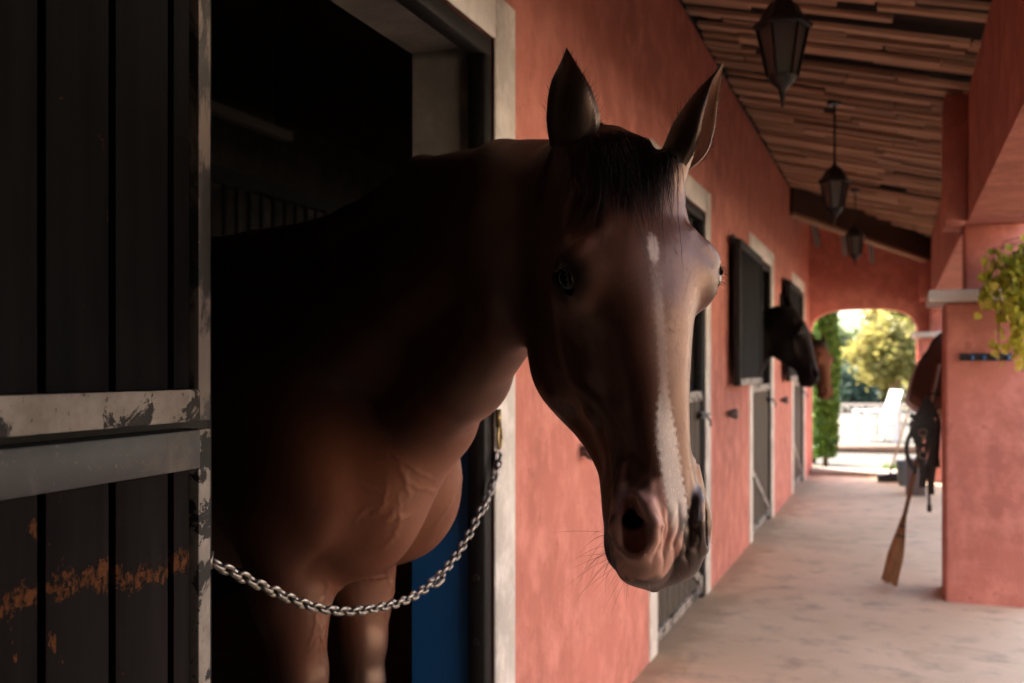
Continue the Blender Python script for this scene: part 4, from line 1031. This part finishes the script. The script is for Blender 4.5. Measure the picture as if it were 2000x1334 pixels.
# ------------------------------------------------------------------ the two other horses
M_coat2 = mat_coat('coat_matt', .5, .6); M_coat2.node_tree.nodes['Principled BSDF'].inputs['Specular IOR Level'].default_value = .06; [x for x in M_coat2.node_tree.nodes if x.bl_idname == 'ShaderNodeMixShader'][0].inputs[0].default_value = .002
def other_horse(poll, az, pitch, roll, breast, body, head, ear_o, label, hk=1.0):
    Wx, Ux, Vx = head_axes(az, pitch, roll); poll = np.array(poll); br = np.array(breast)
    hh = lambda w, u, v: poll + hk * ((np.array((w, u, v)) * np.array((1.055, .965, 1.0))) @ np.array([Wx, Ux, Vx]))
    at = lambda a, z: br + np.array((-a, 0, z)); mix = lambda a, b, t: np.array(a) * (1 - t) + np.array(b) * t
    c0, c1 = hh(0,.01,-.13), at(.30, 1.56); k0, k1 = hh(0,.10,-.12), at(.30, 1.28); u0, u1 = hh(0,.16,-.15), at(.10, 1.10)
    cr = ([hh(0,.04,-.06), c0, mix(c0, c1, .5) + np.array((0,0,.03)), c1, at(.5, 1.52)], [.05,.045,.045,.05,.06])
    co = ([k0, mix(k0, k1, .33), mix(k0, k1, .66), k1], [.075,.09,.115,.19])
    un = ([u0, mix(u0, u1, .33) + np.array((0,0,.02)), mix(u0, u1, .66) + np.array((0,0,.02)), u1], [.05,.06,.085,.12])
    ears = []
    for sg in (-1, 1):
        B = hh(.062 * sg, .03, -.055); T = hh(.10 * sg, -.135, -.04); ears.append((B, T, hh(.062 * sg + .4 * sg, .03, .5) - B, 1.15, ear_o, head))
    ex = [([B + (B - T) * .3, B + (T - B) * .1], [.032, .022]) for B, T, *_ in ears]
    hs = Horse(poll, Wx, Ux, Vx, hk, breast, (-1.0, 0.0, 0), cr, co, un, ex)
    lo = np.array((br[0] - 2.12, br[1] - .42, -.02)); hi = np.array((max(br[0], poll[0] + .42), br[1] + .42, 1.95))
    lo[1] = min(lo[1], poll[1] - .75); hi[1] = max(hi[1], poll[1] + .5)
    V, F = hs.mesh(lo, hi, .017, [lambda V: (hs.to_head(V)[:, 1] > -.05) & (hs.to_head(V)[:, 1] < .75) & (np.abs(hs.to_head(V)[:, 0]) < .16) & (np.abs(hs.to_head(V)[:, 2] + .1) < .25)])
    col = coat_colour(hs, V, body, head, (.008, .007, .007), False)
    o = horse_object(hs, 'horse', V, F, col, ears, M_coat2, label, 'horses looking out of the stalls')
    for sg in (1, -1): bulge(hs, sg, M_eye, o)
    return o
p2 = view_pt(1549, 600, 7.85)
other_horse(p2, R_(84), R_(17), R_(0), (WX - .10, 8.10, 0), (.006, .005, .005), (.008, .006, .006), (.005, .005, .005), 'black horse in profile with its head hung over the lower door')
p3 = view_pt(1604, 668, 11.1)
other_horse(p3, R_(48), R_(8), R_(2), (WX - .15, 11.25, 0), (.020, .012, .009), (.14, .055, .030), (.010, .008, .008), 'brown horse farthest away, half hidden behind the black horse muzzle')

# ------------------------------------------------------------------ saddle, bridle, brooms and odds and ends by the pillar
M_leather = mat('brown_leather', (.085, .040, .025), .45, 0, .5); n = NT(M_leather); n.color(n.mix((.10, .048, .03), (.05, .022, .014), n.noise(14, 4))); n.bump(n.noise(120, 3), .2, .001)
M_blk = mat('black_leather', (.010, .009, .009), .42); M_cream = mat('cream_felt', (.46, .37, .25), .9, 0, .2); M_cloth = mat('grey_white_cloth', (.55, .54, .55), .9, 0, .2)
sx, sy, sz = .455, 6.82, 1.36
sad = empty('saddle', (sx, sy, sz), R_(42), 'brown leather saddle with cream pad racked behind the stout pillar', 'saddle')
def saddle_sheet(name, m, y0, y1, spread, top, drop, thick, dip, front=0.0, parent=sad):
    V = []; F = []; nu, nv = 17, 15
    for L in (0, 1):
        for i in range(nv):
            t = i / (nv - 1); y = y0 + (y1 - y0) * t
            rise = dip * ((2*t - 1) ** 2) * (1.25 if t > .5 else 1.0)
            for j in range(nu):
                s_ = -1 + 2 * j / (nu - 1); a = abs(s_)
                x = math.copysign(spread * math.sin(min(a, 1) * 1.35) ** .85 * (1 + .08 * t), s_) if a > 0 else 0
                z = top + rise * (1 - a) - drop * a ** 1.55 * (.86 + .14 * math.sin(math.pi * t))
                yy = y + front * a * (1 - t) * -1
                V.append((x * (1 - L * thick / spread), yy, z - L * thick))
    n0 = nu * nv
    for i in range(nv - 1):
        for j in range(nu - 1):
            a = i * nu + j; F += [(a, a+1, a+nu+1, a+nu), (n0+a, n0+a+nu, n0+a+nu+1, n0+a+1)]
    for i in range(nv - 1):
        for j in (0, nu - 1):
            a = i*nu + j; q = (a, a+nu, n0+a+nu, n0+a); F.append(q if j == 0 else q[::-1])
    for j in range(nu - 1):
        for i in (0, nv - 1):
            a = i*nu + j; q = (a+1, a, n0+a, n0+a+1); F.append(q if i == 0 else q[::-1])
    return mesh_obj(name, V, F, m, parent, True)
saddle_sheet('saddle_cloth', M_cloth, .10, .315, .250, .035, .40, .006, .02)
saddle_sheet('pad', M_cream, -.12, .25, .240, .050, .43, .014, .02)
saddle_sheet('seat', M_leather, -.22, .25, .165, .085, .16, .018, .060)
fl1 = saddle_sheet('flap', M_leather, -.02, .27, .262, .072, .42, .008, .02, .02)
saddle_sheet('knee_flap', M_blk, -.24, -.06, .258, .070, .46, .008, .03, .03)
mb = MB(); mb.tube([(-.20, -.06, -.20), (-.205, -.06, -.42)], .007, 6); pts = [(-.205 + 0.0, -.06 + .055 * math.cos(t), -.49 + .065 * math.sin(t)) for t in np.linspace(0, 2*math.pi, 15)]; mb.tube(pts, .007, 6); mb.build('stirrup', M_chain, sad, True)
mb = MB(); mb.bar((-.150, .02, -.25), (-.10, .02, -.62), .07, .008, (1, 0, 0)); mb.bar((-.10, .02, -.62), (-.02, .03, -.86), .07, .008, (1, 0, 0)); mb.build('girth', M_blk, sad)
rk = empty('saddle_rack', (.52, 6.352, 1.30), R_(20), 'black steel saddle rack fixed to the far face of the stout pillar', 'rack')
mb = MB(); mb.tube([(0, 0, .02), (0, .56, .05)], .018, 8); mb.tube([(0, .02, -.22), (0, .40, .03)], .012, 8); mb.build('arm', M_black, rk, True); MB().box(-.05, .05, .002, .012, -.26, .10).build('plate', M_black, rk)
bri = empty('bridle', (.16, 6.30, 1.10), 0, 'black leather bridle and reins dangling from the stout pillar', 'bridle')
MB().tube([(.075, .0, .02), (.03, 0, .03), (.0, -.005, .0)], .006, 6).build('hook', M_black, bri)
def strap(pts, w, t=.006): 
    mb = MB()
    for a, b in zip(pts[:-1], pts[1:]): mb.bar(a, b, w, t, (0, 1, .01))
    return mb
R0 = random.Random(5)
for k in range(7):
    dx = -.085 + .025 * k; pts = [(.0, -.004 * k, .0)]
    L = (.44, .30, .52, .36, .47, .56, .40)[k]
    for i in range(1, 8):
        t = i / 7; pts.append((dx * math.sin(t * 2.3) * 1.1 + .018 * math.sin(t * 7 + k), -.006 * k + .008 * math.sin(t * 4 + k), -L * t))
    strap(pts, .026 + .006 * (k % 3)).build('strap', M_blk, bri)
strap([(-.09, -.01, -.10), (-.02, -.012, -.13), (.05, -.01, -.09)], .030).build('noseband', M_blk, bri); strap([(-.07, -.02, -.25), (0, -.022, -.28), (.05, -.02, -.24)], .024).build('browband', M_blk, bri)
mb = MB(); mb.tube([(.01, -.02, -.40), (.015, -.02, -.62)], .008, 8); mb.tube([(.015, -.02, -.62), (.015, -.02, -.66)], .013, 8); mb.build('rein_end', M_blk, bri)
for zz in (-.20, -.33):
    mb = MB(); mb.tube([(-.02 + .022 * math.cos(t), -.03, zz + .022 * math.sin(t)) for t in np.linspace(0, 2*math.pi, 13)], .004, 6); mb.build('ring', M_chain, bri, True)
M_straw = wood('broom_straw', (.33, .155, .065), (.20, .085, .035), .8, (60, 60, 4), .1); M_handle = wood('broom_handle', (.26, .13, .06), (.16, .08, .04), .6, (40, 40, 3), .1)
def broom(base, top, label, w=.046, mh=M_handle, mhead=M_straw, L=.44):
    b, t = Vector(base), Vector(top); ax = (t - b).normalized(); d = empty('broom', base, 0, label, 'broom', 'yard brooms leaned up')
    h = (t - b).length; sd_ = ax.cross(Vector((0, -1, .2))).normalized(); nn = ax.cross(sd_)
    mb = MB(); R1 = random.Random(2)
    for i in range(90):
        a = R1.uniform(0, 6.28); r = math.sqrt(R1.random()); e = Vector(sd_ * math.cos(a) * r * w + nn * math.sin(a) * r * .028)
        st_ = ax * L * R1.uniform(.9, 1.0) + e * .22; mid_ = ax * L * .55 + e * .72
        mb.tube([e + ax * R1.uniform(.0, .03), mid_, st_], [.0022, .0026, .0022], 4, False)
    mb.build('bristles', mhead, d); 
    mb = MB(); n_ = 10
    prof = [(.94, .05), (.99, .055), (.985, .40), (.74, .62), (.25, .90), (.22, 1.0)]
    V = []; 
    for r, q in prof: V += [ax * L * q + (sd_ * math.cos(2*math.pi*k/n_) * w + nn * math.sin(2*math.pi*k/n_) * .026) * r for k in range(n_)]
    F = [(i*n_+k, i*n_+(k+1)%n_, (i+1)*n_+(k+1)%n_, (i+1)*n_+k) for i in range(len(prof)-1) for k in range(n_)]
    mb.add(V, F); mb.build('straw_bundle', mhead, d, True)
    for q in (.66, .80): MB().tube([ax * L * (q - .012), ax * L * (q + .012)], w * (.68 if q < .7 else .46), 10).build('binding', M_blk, d)
    MB().tube([ax * L * .85, ax * h], .0125, 8).build('handle', mh, d, True)
    return d
broom((-.045, 6.20, .012), (.235, 6.50, 1.30), 'brown straw broom leaning beside the stout pillar')
M_pale = wood('pale_handle', (.48, .38, .26), (.36, .27, .18), .6, (40, 40, 3), .1)
d = empty('yard_brush', (-.11, 12.05, 0), 0, 'yard brush with pale handle and black head near the arched passage', 'brush')
mb = MB(); mb.bar((-.10, -.03, .055), (.13, .02, .085), .07, .05); mb.build('brush_head', M_blk, d, False, .006); mb = MB(); mb.bar((-.10, -.03, .022), (.12, .02, .03), .06, .055); mb.build('bristles', M_blk, d)
MB().tube([(.03, 0, .08), (.30, .20, 1.05)], .012, 8).build('handle', M_pale, d, True)
bk = empty('bucket', (.115, 11.75, 0), 0, 'grey blue bucket on the floor near the arched passage', 'bucket')
M_buck = mat('grey_blue_plastic', (.10, .15, .18), .45)
MB().lathe([(.095, 0), (.10, .005), (.128, .25), (.135, .255), (.135, .27), (.124, .27), (.096, .015), (.0, .012)], (0, 0, 0), 24).build('pail', M_buck, bk, 'auto')
MB().tube([(.13 * math.cos(t), .02, .255 + .02 * 0 - .10 * math.sin(t)) for t in np.linspace(0, math.pi, 12)], .004, 6).build('handle', M_black, bk, True)
bn = empty('bin', (.17, 10.9, 0), 0, 'dark brown feed bin standing behind the dangling bridle', 'bin')
M_bin = mat('brown_grey_plastic', (.085, .06, .058), .5)
MB().box(-.09, .10, -.11, .11, 0, .34).build('body', M_bin, bn, False, .015); MB().box(-.10, .11, -.12, .12, .342, .37).build('lid', M_bin, bn, False, .008)
hr = empty('hook_rack', (.315, 5.918, 1.335), 0, 'dark strip rack with four blue hooks on the stout pillar', 'hook rack')
MB().box(0, .255, -.018, .0, -.020, .020).build('strip', M_black, hr, False, .003); M_bl2 = mat('blue_plastic', (.015, .11, .28), .4)
for k in range(4):
    x = .060 + .058 * k; mb = MB(); mb.tube([(x, -.018, .006), (x, -.036, .004), (x, -.044, -.008), (x, -.040, -.018)], [.008, .009, .010, .007], 8); mb.build('hook', M_bl2, hr, True)

# ------------------------------------------------------------------ leaves and trees
def leafy(name, cols, transl=.45):
    m = bpy.data.materials.new(name); m.use_nodes = True; nt = m.node_tree; n = NT(m); p = n.p; p.inputs['Roughness'].default_value = .55; p.inputs['Specular IOR Level'].default_value = .3
    at = n.n('ShaderNodeAttribute'); at.attribute_name = 'tint'
    c = n.ramp(at.outputs['Fac'], [(i / (len(cols) - 1), c) for i, c in enumerate(cols)]); n.color(c)
    tr = n.n('ShaderNodeBsdfTranslucent'); n.L.new(c, tr.inputs['Color']); mx = n.n('ShaderNodeMixShader'); mx.inputs[0].default_value = transl
    n.L.new(p.outputs[0], mx.inputs[1]); n.L.new(tr.outputs[0], mx.inputs[2]); n.L.new(mx.outputs[0], nt.nodes['Material Output'].inputs['Surface']); return m
def leaf_cloud(name, P, size, mat_, parent, flat=.5, rg=rng, elong=1.7):
    """small bent leaf quads at points P"""
    n_ = len(P); a = rg.normal(size=(n_, 3)); a[:, 2] *= flat; a /= np.linalg.norm(a, axis=1)[:, None]; b = np.cross(a, rg.normal(size=(n_, 3))); b /= np.linalg.norm(b, axis=1)[:, None]
    s = (size * rg.uniform(.6, 1.3, n_))[:, None]; c = np.cross(a, b)
    V = np.stack([P - a*s*elong*.5, P + b*s*.5 + c*s*.12, P + a*s*elong*.5, P - b*s*.5 + c*s*.12], 1).reshape(-1, 3)
    me = bpy.data.meshes.new(name); me.from_pydata(V.tolist(), [], (np.arange(n_*4).reshape(-1, 4)).tolist()); me.materials.append(mat_)
    t = np.repeat(np.clip(rg.normal(.5, .22, n_), 0, 1), 4); at = me.attributes.new('tint', 'FLOAT', 'POINT'); at.data.foreach_set('value', t.astype(np.float32))
    return link(bpy.data.objects.new(name, me), parent)
M_bark = wood('bark', (.11, .075, .05), (.06, .04, .027), .9, (14, 14, 3), .1)
M_bark2 = wood('pale_bark', (.34, .20, .12), (.20, .11, .065), .9, (14, 14, 3), .1)
M_cyp = leafy('cypress_leaf', [(.035, .085, .012), (.085, .17, .02), (.15, .25, .035)], .35)
M_yel = leafy('yellow_leaf', [(.16, .165, .04), (.28, .25, .07), (.40, .32, .11)], .55)
M_grn = leafy('green_leaf', [(.06, .085, .035), (.10, .125, .05), (.15, .165, .07)], .4)
M_blg = leafy('blue_green_leaf', [(.05, .085, .06), (.08, .125, .085), (.12, .17, .11)], .35)
M_vin = leafy('vine_leaf', [(.20, .24, .02), (.45, .42, .04), (.72, .56, .13)], .5)
def cypress(x, y, r, h, label, nleaf=9000):
    d = empty('cypress_tree', (x, y, GZ), 0, label, 'tree', 'trees beyond the arch')
    MB().tube([(0, 0, 0), (.02, 0, h * .5), (0, 0, h * .97)], [r * .2, r * .12, .01], 8).build('trunk', M_bark, d, True)
    z = rng.uniform(.02, 1, nleaf) ** .9; rad = r * np.interp(z, [0, .08, .3, .7, 1], [.6, .92, 1, .7, .02]); a = rng.uniform(0, 2*np.pi, nleaf)
    lump = 1 + .14 * np.sin(a * 5 + z * 19) * np.sin(z * 43 + a * 2); q = np.sqrt(rng.uniform(.25, 1, nleaf))
    P = np.stack([np.cos(a) * rad * q * lump, np.sin(a) * rad * q * lump, z * h], 1)
    leaf_cloud('crown', P, .045, M_cyp, d, 1.8, elong=2.4); return d
def tree(x, y, h, r, m, label, trunk=.12, bark=M_bark, nleaf=5000, size=.11, clumps=26, name='broadleaf_tree', crown_lo=.35):
    d = empty(name, (x, y, GZ), 0, label, 'tree', 'trees beyond the arch'); hh = h * crown_lo
    cs = []
    mb = MB(); mb.tube([(0, 0, 0), (.05 * r, .03 * r, hh * .6), (-.03 * r, 0, hh), (.05 * r, 0, h * .78)], [trunk, trunk * .8, trunk * .62, trunk * .18], 8)
    for i in range(clumps):
        a = rng.uniform(0, 2*np.pi); e = rng.uniform(-.75, 1); q = rng.uniform(.45, .95)
        c = np.array((math.cos(a) * r * q * math.sqrt(1 - min(e*e, .9)), math.sin(a) * r * q * math.sqrt(1 - min(e*e, .9)), (hh + h) / 2 + e * (h - hh) / 2 * .86)); cs.append(c)
        if i % 2 == 0:
            b0 = np.array((0, 0, hh * rng.uniform(.7, 1.0) + max(0, c[2] - hh) * .35)); mb.tube([b0, (b0 + c) / 2 + np.array((0, 0, .06 * r)), c], [trunk * .30, trunk * .20, trunk * .05], 5)
    mb.build('trunk', bark, d, True)
    cs = np.array(cs); w = rng.integers(0, len(cs), nleaf); rad = rng.uniform(.16, .34, len(cs)) * r
    P = cs[w] + rng.normal(size=(nleaf, 3)) * rad[w][:, None] * np.array((.62, .62, .48)); leaf_cloud('crown', P, size, m, d); return d
def along(x, depth):       # place on the ground from the photo's column at a distance
    p = view_pt(x, 723, depth); return p[0], p[1]
cypress(*along(1612, 14.0), .19, 5.0, 'slim bright green cypress just outside the arched passage')
cypress(*along(1588, 14.6), .22, 5.4, 'second cypress half hidden by the left side of the arched passage', 7000)
tree(*along(1745, 26.0), 2.8, 1.05, M_yel, 'low yellow leaved tree with pale branches beyond the railing', .13, M_bark2, 4200, .12, 30, crown_lo=.30)
tree(*along(1800, 29.0), 4.4, 1.35, M_yel, 'tall yellow tree at the right side of the arched passage', .15, M_bark2, 5200, .14, 30)
tree(*along(1722, 42.0), 4.4, .9, M_blg, 'blue green conifer rising behind the yellow tree', .12, M_bark, 4000, .15, 24)
tree(*along(1655, 46.0), 2.2, 1.5, M_grn, 'round green shrubby tree on the far side of the yard', .10, M_bark, 3200, .15, 22, crown_lo=.2)
tree(*along(1700, 34.0), 1.5, 1.3, M_yel, 'low yellow bush behind the white chair', .06, M_bark, 2800, .13, 20, crown_lo=.12)
tree(*along(1648, 33.0), 1.35, 1.1, M_blg, 'low blue green bush left of the white chair', .06, M_bark, 2600, .13, 18, crown_lo=.12)
tree(*along(1640, 60.0), 3.4, 3.0, M_grn, 'broad green tree far beyond the yard', .2, M_bark, 4000, .26, 24, crown_lo=.15)
tree(*along(1775, 62.0), 4.2, 3.2, M_grn, 'dark green tree far behind the tall yellow tree', .2, M_bark, 4000, .26, 24, crown_lo=.15)
# hills
hv = []; hf = []; nx, ny = 60, 14
for i in range(nx):
    for j in range(ny):
        x = -420 + 900 * i / (nx - 1); y = 170 + 420 * j / (ny - 1); t = j / (ny - 1)
        hv.append((x, y, -1.5 + 30 * t ** 1.1 * (1 + .28 * math.sin(x * .021 + 1.0) + .16 * math.sin(x * .057 + 2 + t * 3)) + 2.2 * math.sin(x * .13 + j) * t))
for i in range(nx - 1):
    for j in range(ny - 1): a = i * ny + j; hf.append((a, a + ny, a + ny + 1, a + 1))
M_hill = mat('hill_scrub', (.12, .15, .06), .95, 0, .1); n = NT(M_hill); n.color(n.mix((.20, .21, .10), (.06, .10, .045), n.ramp(n.noise(.09, 6, .65), [(.4, 0), (.6, 1)])))
hl = mesh_obj('hills', hv, hf, M_hill, None, True); tag(hl, kind='structure')
hb = None
# railing, chair, pole on the ground
M_wpaint = mat('white_paint', (.74, .70, .66), .6); M_wrail = wood('bleached_rail', (.60, .50, .40), (.45, .36, .28), .8, (3, 30, 30), .05)
a = Vector((*along(1628, 21.5), GZ)); b = Vector((*along(1800, 20.0), GZ)); dv = (b - a)
fn = empty('railing', a, 0, 'low bleached timber railing across the bright yard', 'railing')
MB().bar(Vector((0, 0, .62)), dv + Vector((0, 0, .66)), .04, .065).build('rail', M_wrail, fn)
for t in (.02, .28, .52, .76, .98): MB().bar(dv * t + Vector((0, 0, -.02)), dv * t + Vector((0, 0, .60)), .055, .055, (0, 1, 0)).build('post', M_wrail, fn)
lg = MB().tube([Vector((*along(1628, 16.6), GZ + .06)), Vector((*along(1815, 16.2), GZ + .06))], .065, 8).build('ground_pole', wood('pole_wood', (.24, .15, .10), (.15, .09, .06), .8, (3, 20, 20), .05), None, True); tag(lg, 'brown timber pole lying on the pale ground outside', 'pole')
cx, cy_ = along(1712, 19.3); wc = empty('garden_chair', (cx, cy_, GZ), R_(-60), 'white garden chair standing in the bright yard', 'chair')
mb = MB()
for i in range(4): mb = MB(); mb.bar((-.17 + .115 * i, .20, .34), (-.17 + .115 * i, .42, .98), .10, .022, (0, -1, .3)); mb.build('back_slat', M_wpaint, wc)
for i in range(4): MB().box(-.26, .26, -.34 + .14 * i, -.22 + .14 * i, .335 + .0 * i, .36).build('seat_slat', M_wpaint, wc)
for sx_ in (-.24, .24):
    MB().bar((sx_, -.30, 0), (sx_, -.30, .56), .06, .06, (0, 1, 0)).build('leg', M_wpaint, wc); MB().bar((sx_, .26, 0), (sx_, .26, .56), .06, .06, (0, 1, 0)).build('leg', M_wpaint, wc)
    MB().box(sx_ - .06, sx_ + .06, -.36, .32, .562, .59).build('armrest', M_wpaint, wc)
# grass tufts at the step
P = []
for k in range(260): t_ = rng.uniform(0, 1); P.append((-.15 + .45 * t_ + rng.normal(0, .03), 13.6 + rng.normal(0, .12), GZ + abs(rng.normal(0, .06))))
g = leaf_cloud('grass', np.array(P), .05, M_cyp, None, 2.5, elong=3.0); tag(g, 'short green grass tuft growing outside the step', 'grass', None, 'stuff')
# vine over the pillar
vn = empty('vine', (.45, 5.66, 2.05), 0, 'yellow green vine trailing down in front of the stout pillar', 'vine')
P = []; mb = MB()
for k in range(22):
    x0 = rng.uniform(-.02, .30); L = rng.uniform(.18, .62) * (.45 + .55 * np.clip((x0 + .12) / .25, 0, 1)); y0 = rng.uniform(-.14, .02); top = rng.uniform(-.32, -.10)
    pts = [(x0 + .02 * math.sin(i + k) - .05 * i / 6 * (1 if k % 2 else -.4), y0 - .02 * i / 6, top - L * i / 6) for i in range(7)]; mb.tube([(.20, .30, .015), (.30, .05, -.06), (.26 + .5 * (x0 - .1), y0 + .03, top + .05)] + pts, .0025, 5)
    for i in range(int(40 * L / .4)):
        t = rng.uniform(0, 6); i0 = min(5, int(t)); f = t - i0; P.append(np.array(pts[i0]) * (1 - f) + np.array(pts[i0 + 1]) * f + rng.normal(0, .016, 3))
mb.build('stem', M_bark, vn, True)
V = []; F = []; tint = []
for p in P:
    ax = unit(rng.normal(0, .5, 3) + np.array((0, -.3, -1.0))); nr = unit(np.cross(ax, rng.normal(size=3))); bx = np.cross(ax, nr); s = rng.uniform(.030, .052); b0 = len(V)
    for q, wd, up in ((0, .0, 0), (.18, .42, .05), (.5, .5, .0), (.8, .26, -.05), (1.05, 0, -.12)):
        if wd == 0: V.append(p + ax * s * q + nr * s * up)
        else: V.append(p + ax * s * q - bx * s * wd + nr * s * (up - .08)); V.append(p + ax * s * q + nr * s * up); V.append(p + ax * s * q + bx * s * wd + nr * s * (up - .08))
    F += [(b0, b0+1, b0+2), (b0, b0+2, b0+3), (b0+1, b0+4, b0+5, b0+2), (b0+2, b0+5, b0+6, b0+3), (b0+4, b0+7, b0+8, b0+5), (b0+5, b0+8, b0+9, b0+6), (b0+7, b0+10, b0+8), (b0+8, b0+10, b0+9)]
    tint += [float(np.clip(rng.normal(.45 - (p[2] + .35) * .8, .18), 0, 1))] * 11
fo = mesh_obj('foliage', V, F, M_vin, vn, True); at = fo.data.attributes.new('tint', 'FLOAT', 'POINT'); at.data.foreach_set('value', np.array(tint, np.float32))
